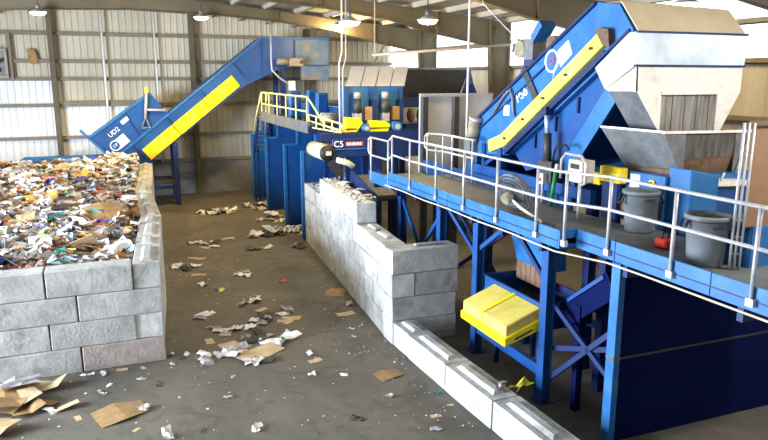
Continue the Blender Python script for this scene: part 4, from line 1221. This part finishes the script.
# ------------------------------------------------------------------ paper heap
PAL = [((228, 228, 230), 25), ((200, 198, 198), 20), ((158, 154, 150), 13), ((190, 158, 114), 16), ((156, 120, 78), 15), ((122, 92, 60), 9),
       ((90, 84, 82), 8), ((54, 50, 52), 5), ((186, 60, 56), 1), ((224, 150, 165), 1.2), ((60, 84, 160), 1.4), ((60, 150, 150), 0.6), ((216, 170, 90), 1.2), ((130, 190, 60), 0.3), ((170, 190, 220), 5)]
PC = [lin(c) for c, w_ in PAL]; PW = [w_ for c, w_ in PAL]


def heap_z(x, y):
    f = min(1, max(0, (y - 16.4) / 1.6))
    z = 1.98 + 0.22 * f + 0.016 * (y - 16)
    z += 0.22 * noise.noise(Vector((x * 0.5, y * 0.45, 3.3))) + 0.1 * noise.noise(Vector((x * 1.3, y * 1.3, 7.1)))
    d2 = ((x - 0.1) / 1.5) ** 2 + ((y - 34.2) / 2.2) ** 2
    z += 0.3 * math.exp(-d2)
    if y > 35.5: z -= (y - 35.5) * 0.5
    return z


def wall_x(y):
    for (x0, y0), (x1, y1) in zip(side[:-1], side[1:]):
        if y0 <= y <= y1:
            return x0 + (x1 - x0) * (y - y0) / (y1 - y0) - 0.34
    return 0.9 if y > 30 else 0.1


def crumple(rnd, size, flat=0.3, n=3):
    """irregular crumpled sheet as a grid of points"""
    asp = rnd.uniform(0.5, 1.0)
    vs_, fs_ = [], []
    for j in range(n):
        for i in range(n):
            x_ = (i / (n - 1) - 0.5) * size + rnd.uniform(-.14, .14) * size
            y_ = (j / (n - 1) - 0.5) * size * asp + rnd.uniform(-.14, .14) * size
            vs_.append(Vector((x_, y_, rnd.uniform(-flat, flat) * size)))
    for j in range(n - 1):
        for i in range(n - 1):
            k_ = j * n + i
            fs_.append((k_, k_ + 1, k_ + n + 1, k_ + n))
    return vs_, fs_


rnd = random.Random(5)
mb = MB(); cols = []
# solid bed under the loose pieces
nx, ny = 30, 80
gx = [-7.5 + 9.0 * i / nx for i in range(nx + 1)]; gy = [16.4 + 20.1 * j / ny for j in range(ny + 1)]
for i_ in range(1):
    vs_ = [(min(x, wall_x(y) + 0.05), y, heap_z(x, y) - 0.08) for y in gy for x in gx]
    fs_ = [(j * (nx + 1) + i, j * (nx + 1) + i + 1, (j + 1) * (nx + 1) + i + 1, (j + 1) * (nx + 1) + i) for j in range(ny) for i in range(nx)]
    mb.add(vs_, fs_); cols += [lin((120, 96, 70))] * len(fs_)
cnt = 0
while cnt < 5200:
    y = 16.45 + 19.8 * rnd.random() ** 1.15
    x = rnd.uniform(-6.5, wall_x(y))
    if x < -0.42 * y * 0.42 - 0.2 and rnd.random() < 0.6:
        continue
    size = rnd.uniform(0.2, 0.56)
    cv, cf = crumple(rnd, size, 0.2)
    rot = Matrix.Rotation(rnd.uniform(0, 6.28), 3, 'Z') @ Matrix.Rotation(rnd.gauss(0, 0.6), 3, 'X')
    o_ = Vector((x, y, heap_z(x, y) + rnd.uniform(-0.02, 0.07)))
    pts = [o_ + rot @ p for p in cv]
    lim = wall_x(y) + 0.05
    mb.add([(min(p.x, lim), max(p.y, 16.42), p.z) for p in pts], cf)
    col = rnd.choices(PC, PW)[0]
    if ((x - 0.1) / 1.7) ** 2 + ((y - 34.2) / 2.4) ** 2 < 1 and rnd.random() < 0.6: col = PC[0]
    f_ = rnd.uniform(0.85, 1.15)
    cols += [(col[0] * f_, col[1] * f_, col[2] * f_, 1)] * len(cf)
    cnt += 1
hp = mb.build('paper_heap', 'mixed_paper', fix=False)
tag(hp, 'loose mass of small mixed paper and cardboard filling the block bunker', 'paper heap', kind='stuff')
ca = hp.data.color_attributes.new('piece', 'FLOAT_COLOR', 'CORNER')
buf = []
for p_, c_ in zip(hp.data.polygons, cols):
    buf += list(c_) * p_.loop_total
ca.data.foreach_set('color', buf)

# individual pieces
rnd = random.Random(21)


def piece_mesh(kind, seed, m_):
    r = random.Random(seed)
    if kind == 'card':       # flattened carton: slab with a fold and a torn flap
        w_, d_, th = 0.5, r.uniform(0.3, 0.45), 0.012
        f = r.uniform(-0.08, 0.14)
        outl = [(-w_, -d_), (0, -d_ * r.uniform(.85, 1.1)), (w_, -d_ * r.uniform(.7, 1)), (w_ * r.uniform(.85, 1.05), d_ * r.uniform(.7, 1)), (0, d_ * r.uniform(.9, 1.15)), (-w_ * r.uniform(.8, 1), d_)]
        zs = [f, 0, f * r.uniform(0, 1), f, 0, f * r.uniform(.3, 1)]
        top = [Vector((x_, y_, z_ + th)) for (x_, y_), z_ in zip(outl, zs)]; bot = [p - Vector((0, 0, th)) for p in top]
        b2 = MB().add(top + bot, [(0, 1, 4, 5), (1, 2, 3, 4), (11, 10, 7, 6), (10, 9, 8, 7)] + [(i, (i + 1) % 6, 6 + (i + 1) % 6, 6 + i) for i in range(6)])
    else:
        vs_, fs_ = crumple(r, 1.0, 0.2 if kind == 'paper' else 0.3, 4)
        n = len(vs_); zmin = min(p.z for p in vs_)
        vs_ = [p - Vector((0, 0, zmin)) for p in vs_]
        b2 = MB().add(vs_, fs_)
    me = b2.mesh('piece', fix=(kind == 'card'))
    me.materials.append(M[m_])
    return me


KINDS = [('paper_scrap', 'paper', 'paper_white', 'white paper', 'paper', 22), ('paper_scrap', 'paper', 'paper_grey', 'printed grey paper', 'paper', 18), ('cardboard_piece', 'card', 'card_a', 'brown cardboard', 'cardboard', 18),
         ('cardboard_piece', 'card', 'card_b', 'pale tan cardboard', 'cardboard', 16), ('paper_scrap', 'paper', 'paper_dark', 'dark grey paper', 'paper', 8), ('plastic_wrap', 'bag', 'paper_white', 'crumpled white plastic', 'plastic', 7),
         ('paper_scrap', 'paper', 'paper_red', 'red paper', 'paper', 3), ('paper_scrap', 'paper', 'paper_blue', 'dark blue paper', 'paper', 4), ('plastic_wrap', 'bag', 'paper_pink', 'crumpled pink plastic', 'plastic', 2),
         ('paper_scrap', 'paper', 'paper_orange', 'orange paper', 'paper', 3)]
MESH = {}
for nm, kd, m_, lb, ct, w_ in KINDS:
    MESH[lb] = [piece_mesh(kd, i * 7 + len(lb), m_) for i in range(4)]
EXTRA = {'teal plastic': ('plastic_wrap', 'bag', 'paper_teal', 'plastic'), 'lime green paper': ('paper_scrap', 'paper', 'paper_green', 'paper'), 'yellow paper': ('paper_scrap', 'paper', 'paper_yellow', 'paper')}
for lb, (nm, kd, m_, ct) in EXTRA.items():
    MESH[lb] = [piece_mesh(kd, 91, m_)]
made = 0
while made < 262:
    y = 16.8 + 17.4 * rnd.random() ** 1.6
    x = rnd.uniform(max(-5.4, -2.6 - (y - 16) * 0.13), wall_x(y) - 0.3)
    nm, kd, m_, lb, ct, w_ = rnd.choices(KINDS, [k[5] for k in KINDS])[0]
    sz = rnd.uniform(0.32, 0.66) * (1.25 if kd == 'card' else 1.0)
    o = place(nm, rnd.choice(MESH[lb]), None, (x, y, heap_z(x, y) + (0.03 if kd == 'card' else -0.03)),
              (rnd.gauss(0, 0.25), rnd.gauss(0, 0.25), rnd.uniform(0, 6.28)), (sz, sz * rnd.uniform(0.7, 1.0), sz))
    wh = ('close behind the front blocks of the bunker' if y < 18.2 else 'on the near half of the paper heap' if y < 22 else 'on the middle of the paper heap' if y < 26.5 else 'on the far half of the paper heap')
    if x > wall_x(y) - 0.8: wh = 'beside the ' + ('corner blocks of the bunker' if y < 19 else 'side blocks of the bunker' if y < 26 else 'far side blocks of the bunker')
    tag(o, '%s piece of %s %s' % ('larger' if sz > 0.5 else 'small', lb, wh), ct, 'larger pieces on the paper heap')
    made += 1
for lb, nm, ct, (x, y), sz, rz, full in (
        ('brown cardboard', 'cardboard_piece', 'cardboard', (-0.4, 21.8), 1.25, 0.3, 'large brown cardboard sheet, widest piece on the paper heap'),
        ('crumpled pink plastic', 'plastic_wrap', 'plastic', (-0.5, 20.3), 0.7, 0.6, 'bundle of pink plastic wrap in front of the widest cardboard sheet'),
        ('crumpled white plastic', 'plastic_wrap', 'plastic', (-0.2, 18.1), 0.62, 0.2, 'bulging white plastic bag in the inner corner of the block bunker'),
        ('teal plastic', 'plastic_wrap', 'plastic', (-1.6, 17.9), 0.5, 0.2, 'teal plastic wrap near the front blocks of the bunker'),
        ('lime green paper', 'paper_scrap', 'paper', (-1.73, 26.1), 0.6, 1.2, 'lime green paper scrap in the middle of the heap'),
        ('dark blue paper', 'paper_scrap', 'paper', (-1.4, 29.2), 0.8, 0.2, 'navy blue box panel beside an orange scrap far up the heap'),
        ('orange paper', 'paper_scrap', 'paper', (-1.35, 30.8), 0.8, 0.9, 'orange box panel behind the navy scrap far up the heap'),
        ('orange paper', 'paper_scrap', 'paper', (-2.45, 25.2), 0.9, 0.1, 'pale orange printed carton on the open side of the heap')):
    big = full.startswith('large')
    o = place(nm, MESH[lb][0], None, (x, y, heap_z(x, y) + (0.2 if big else 0.05)), (0.42 if big else 0.2, -0.1, rz), (sz, sz * 0.9, sz * 0.6))
    tag(o, full, ct)

# ------------------------------------------------------------------ litter on the floor and on the wall tops
def litter(lb, x, y, sz, label, group=None, z=0.0, rz=None, flat=0.6, variant=None, tilt=(0, 0)):
    nm, ct = next(((k[0], k[4]) for k in KINDS if k[3] == lb), None) or (EXTRA[lb][0], EXTRA[lb][3])
    o = place(nm, MESH[lb][variant if variant is not None else rnd.randrange(len(MESH[lb]))], None, (x, y, z), (tilt[0], tilt[1], rnd.uniform(0, 6.28) if rz is None else rz), (sz, sz * 0.85, sz * flat))
    mx = o.rotation_euler.to_matrix()
    low = min((mx @ Vector((v.co.x * sz, v.co.y * sz * 0.85, v.co.z * sz * flat))).z for v in o.data.vertices)
    rest = z if z > 0.5 else 0.0
    if z + low < rest - 0.002 or z == rest:
        o.location.z = rest + 0.002 - low
    return tag(o, label, ct, group)


# named pieces
for a in (('pale tan cardboard', 2.85, 15.4, 1.2, 'large flattened cardboard box among the litter in the floor lane', 0.5),
          ('brown cardboard', -0.3, 13.45, 0.98, 'flat cardboard sheet lying alone in front of the bunker', 0.35),
          ('brown cardboard', 5.3, 13.15, 0.6, 'small square cardboard piece near the block kerb', 0.2),
          ('brown cardboard', 6.02, 19.3, 0.75, 'crumpled brown cardboard against the foot of the white block wall', 1.1),
          ('pale tan cardboard', 5.66, 17.3, 0.55, 'folded brown paper at the foot of the white block wall', 0.1),
          ('pale tan cardboard', 3.98, 14.5, 0.36, 'round pale cardboard scrap beside two white bits', 0.3)):
    litter(a[0], a[1], a[2], a[3], a[4], rz=a[5], variant=0)
litter('printed grey paper', 6.05, 18.1, 0.36, 'grey paper scrap between two brown pieces by the white block wall')
litter('crumpled white plastic', 0.15, 13.42, 0.3, 'bit of white plastic on the lone cardboard sheet', z=0.03)
litter('yellow paper', 2.72, 20.7, 0.3, 'bright yellow wrapper on the floor lane')
litter('red paper', 4.74, 21.0, 0.26, 'small red scrap alone on the floor lane')
litter('dark grey paper', 3.98, 11.5, 0.26, 'small dark scrap alone on the open foreground floor')
litter('crumpled white plastic', 2.1, 11.85, 0.3, 'white crumpled wrapper alone on the open foreground floor')
litter('crumpled white plastic', 0.48, 12.2, 0.34, 'white plastic scrap between the lone cardboard sheet and the open floor')
litter('yellow paper', 6.98, 10.45, 0.5, 'yellow printed wrapper lying over the block kerb', z=0.61, rz=0.4)
litter('printed grey paper', 6.62, 10.55, 0.36, 'printed white leaflet on top of the block kerb', z=0.63)
litter('teal plastic', 5.95, 11.9, 0.2, 'small green scrap at the foot of the block kerb')
# carton pile beside the bunker front
cards = [(-2.5, 14.9, 0.95, 'brown cardboard', 0.0, 0.2, 'wide brown carton flat at the bottom of the loose cardboard pile'), (-2.25, 14.55, 0.8, 'brown cardboard', 0.08, 0.9, 'brown carton lying across the middle of the loose cardboard pile'),
         (-2.55, 14.4, 0.8, 'brown cardboard', 0.2, 0.1, 'brown carton on top of the loose cardboard pile'), (-2.0, 14.65, 0.62, 'pale tan cardboard', 0.12, 1.9, 'pale tan flap jutting from the loose cardboard pile'),
         (-2.0, 14.15, 0.6, 'brown cardboard', 0.03, 0.5, 'brown flap propped on the open edge of the loose cardboard pile'), (-1.72, 14.42, 0.46, 'brown cardboard', 0.02, 2.6, 'small brown flap beside the white plastic bit at the cardboard pile'),
         (-1.28, 14.08, 0.42, 'pale tan cardboard', 0.0, 0.2, 'flat tan card piece lying clear of the cardboard pile'), (-2.5, 13.7, 0.7, 'pale tan cardboard', 0.06, 1.4, 'pale carton with folded edge at the loose end of the cardboard pile'),
         (-2.35, 13.45, 0.55, 'brown cardboard', 0.0, 0.7, 'brown scrap under the pale carton of the cardboard pile'), (-2.3, 15.3, 0.72, 'brown cardboard', 0.18, 0.4, 'brown box panel leaning by the bunker blocks under the plastic sheet'),
         (-1.75, 15.25, 0.78, 'pale tan cardboard', 0.03, -0.5, 'pale square card sheet lying between the pile and the bunker blocks')]
for i, (x, y, sz, lb, z, rz, full) in enumerate(cards):
    litter(lb, x, y, sz, full, 'cardboard pile by the bunker front', z=z, rz=rz, flat=1.3, tilt=(rnd.uniform(-.22, .22), rnd.uniform(-.3, .15)))
litter('printed grey paper', -2.25, 15.15, 0.7, 'grey white plastic sheet draped on the cardboard pile', z=0.25, flat=0.35)
litter('crumpled white plastic', -1.6, 14.0, 0.34, 'small white plastic scrap at the edge of the cardboard pile', z=0.0)
# scattered groups
GROUPS = {
    'by the bays': ([(7.2, 34.6), (6.8, 34.2), (7.5, 35.2), (6.2, 34.6), (7.3, 33.9), (6.5, 33.4), (7.3, 28.5), (6.7, 28.6), (7.6, 28.6), (6.2, 28.3), (6.9, 27.9), (7.2, 27.4), (6.6, 32.6), (7.1, 31.6), (6.4, 30.8), (6.9, 30.4), (6.0, 28.0), (5.6, 27.8)], 0.6, 'in the line of litter along the blue bays'),
    'far heap': ([(4.3, 33.9), (4.6, 33.6), (4.9, 33.8), (4.5, 34.1), (4.2, 33.4), (5.1, 33.5), (4.75, 34.2), (4.0, 33.7), (5.3, 33.9)], 0.5, 'in the small heap in the middle of the lane'),
    'lane upper': ([(5.3, 27.4), (4.9, 27.8), (2.66, 27.3), (2.9, 27.1), (3.4, 27.2), (3.7, 27.6), (3.3, 26.6), (2.3, 25.2), (2.5, 24.9), (4.8, 25.5), (5.2, 25.6), (2.4, 24.0), (2.0, 23.6), (3.5, 22.4), (3.7, 22.1), (2.3, 22.8), (4.0, 27.9), (2.8, 20.9), (2.3, 21.6), (1.6, 24.1), (6.6, 25.2), (6.3, 25.6)], 0.42, 'scattered on the far half of the floor lane'),
    'lane cluster': ([(2.2, 17.3), (2.4, 17.1), (2.0, 17.5), (1.8, 18.5), (2.05, 18.7), (2.9, 17.1), (3.35, 17.7), (3.5, 17.5), (4.0, 17.9), (4.15, 17.6), (4.0, 17.2), (3.2, 16.4), (3.4, 16.0), (3.7, 16.1), (3.1, 16.7), (2.4, 15.9), (2.2, 15.7), (1.9, 16.6), (2.6, 15.6), (1.55, 15.4), (1.6, 15.8), (2.5, 14.95), (2.85, 14.9), (3.2, 19.2), (3.5, 19.4), (3.6, 18.6), (2.3, 16.3), (2.75, 16.5)], 0.46, 'in the litter around the flattened box'),
    'bunker foot': ([(0.9, 16.1), (1.05, 15.7), (0.85, 15.5), (1.25, 15.9), (0.2, 15.6), (-0.2, 15.6), (-0.6, 15.55), (-0.9, 15.5)], 0.22, 'along the foot of the bunker front'),
    'foreground': ([(2.1, 14.35), (1.8, 13.35), (3.98, 14.9), (3.76, 13.8), (1.07, 12.1), (5.3, 15.6), (5.5, 16.1), (6.0, 11.3), (5.5, 11.1), (5.2, 10.6), (4.3, 13.5), (4.9, 12.2), (0.5, 14.6), (0.2, 14.9), (-0.5, 14.9), (-1.15, 13.6), (0.0, 12.6), (-0.6, 14.6)], 0.2, 'dotted on the open foreground floor'),
    'wall top': ([(7.1, 21.8), (7.0, 21.3), (6.95, 20.6), (7.05, 20.2), (6.85, 19.7), (6.95, 19.2), (6.7, 18.7), (6.9, 18.4), (6.8, 22.4), (7.0, 19.0)], 0.36, 'strewn on the highest course of the white block wall'),
    'wall end': ([(7.15, 24.6), (7.2, 25.3), (7.05, 24.0)], 0.34, 'on the lower far end of the white block wall'),
}
zs = {'wall top': 3.0, 'wall end': 2.4}
pick = ['white paper', 'printed grey paper', 'pale tan cardboard', 'crumpled white plastic', 'white paper', 'printed grey paper', 'dark grey paper', 'pale tan cardboard']
for g_, n_ in (('by the bays', 26), ('far heap', 14), ('lane cluster', 14), ('lane upper', 10)):
    p0 = list(GROUPS[g_][0])
    for k in range(n_):
        x, y = p0[(k * 5 + 1) % len(p0)]
        x, y = x + rnd.uniform(-.45, .3), y + rnd.uniform(-.3, .3)
        if min(abs(y - q_ - 0.05) for q_ in (26.4, 29.4, 33.3, 37.0)) < 0.45: x = min(x, 6.4)
        GROUPS[g_][0].append((x, y))
for g_, (pts, sz, where) in GROUPS.items():
    for i, (x, y) in enumerate(pts):
        lb = pick[(i * 3 + len(g_)) % len(pick)]
        k_ = rnd.uniform(0.65, 1.25)
        if g_ not in zs and 15 < y < 26.4: x = min(x, onAB(y)[0] - 0.72)
        far = '' if g_ != 'lane cluster' else ' beyond' if y > 16.9 else ' beside'
        litter(lb, x + rnd.uniform(-.08, .08) * (g_ not in zs), y + rnd.uniform(-.08, .08), sz * k_, '%s scrap of %s %s' % ('larger' if k_ > 0.95 else 'small', lb, where.replace(' around', far)  if far else where), 'litter ' + where, z=zs.get(g_, 0.0), flat=0.9 if g_ in ('by the bays', 'far heap') else 0.6)

# fine crumbs nobody could count
mb = MB(); cols = []
rnd = random.Random(77)
for k in range(520):
    if rnd.random() < 0.45:
        x, y = rnd.uniform(1.0, 6.3), rnd.uniform(14, 28)
    elif rnd.random() < 0.5:
        x, y = 6.0 - abs(rnd.gauss(0, 0.7)), rnd.uniform(9.6, 18)
    else:
        x, y = rnd.uniform(-2.8, 6.0), rnd.uniform(10.8, 15.8)
    if y > 15.7 and x < 0.85: continue
    s_ = rnd.uniform(0.01, 0.035)
    a = rnd.uniform(0, 6.28)
    pts = [(x + s_ * rnd.uniform(.6, 1.2) * math.cos(a + q_), y + s_ * rnd.uniform(.6, 1.2) * math.sin(a + q_), rnd.uniform(0.002, 0.02)) for q_ in (0, 1.6, 3.1, 4.7)]
    mb.add(pts, [(0, 1, 2, 3)])
    cols.append(rnd.choices(PC, PW)[0])
cr = mb.build('paper_crumbs', 'mixed_paper', fix=False)
tag(cr, 'tiny paper crumbs sprinkled over the concrete floor', 'litter', kind='stuff')
ca = cr.data.color_attributes.new('piece', 'FLOAT_COLOR', 'CORNER')
buf = []
for p_, c_ in zip(cr.data.polygons, cols):
    buf += list(c_) * p_.loop_total
ca.data.foreach_set('color', buf)
# broken concrete crumbs on the wall top
mb = MB()
for k in range(110):
    y = rnd.uniform(18.1, 25.9); p = onAB(y)
    z = 3.0 if 18.1 < y < 23.1 else 2.4
    s_ = rnd.uniform(0.02, 0.06)
    mb.obox((p[0] + rnd.uniform(-.25, .25), y, z + s_ * 0.3), (s_ * 1.5, s_, s_), Matrix.Rotation(rnd.uniform(0, 3), 3, 'Z') @ Matrix.Rotation(rnd.uniform(0, 1), 3, 'X'))
tag(mb.build('rubble', 'concrete_block'), 'broken concrete crumbs on top of the white block wall', 'rubble', kind='stuff')
t = place('paper_scrap', MESH['white paper'][0], None, (8.42, 7.72, 4.2), (0.2, 0.1, 0.5), (0.4, 0.35, 0.4))
tag(t, 'white paper scrap inside the bin beside the brown board', 'paper')
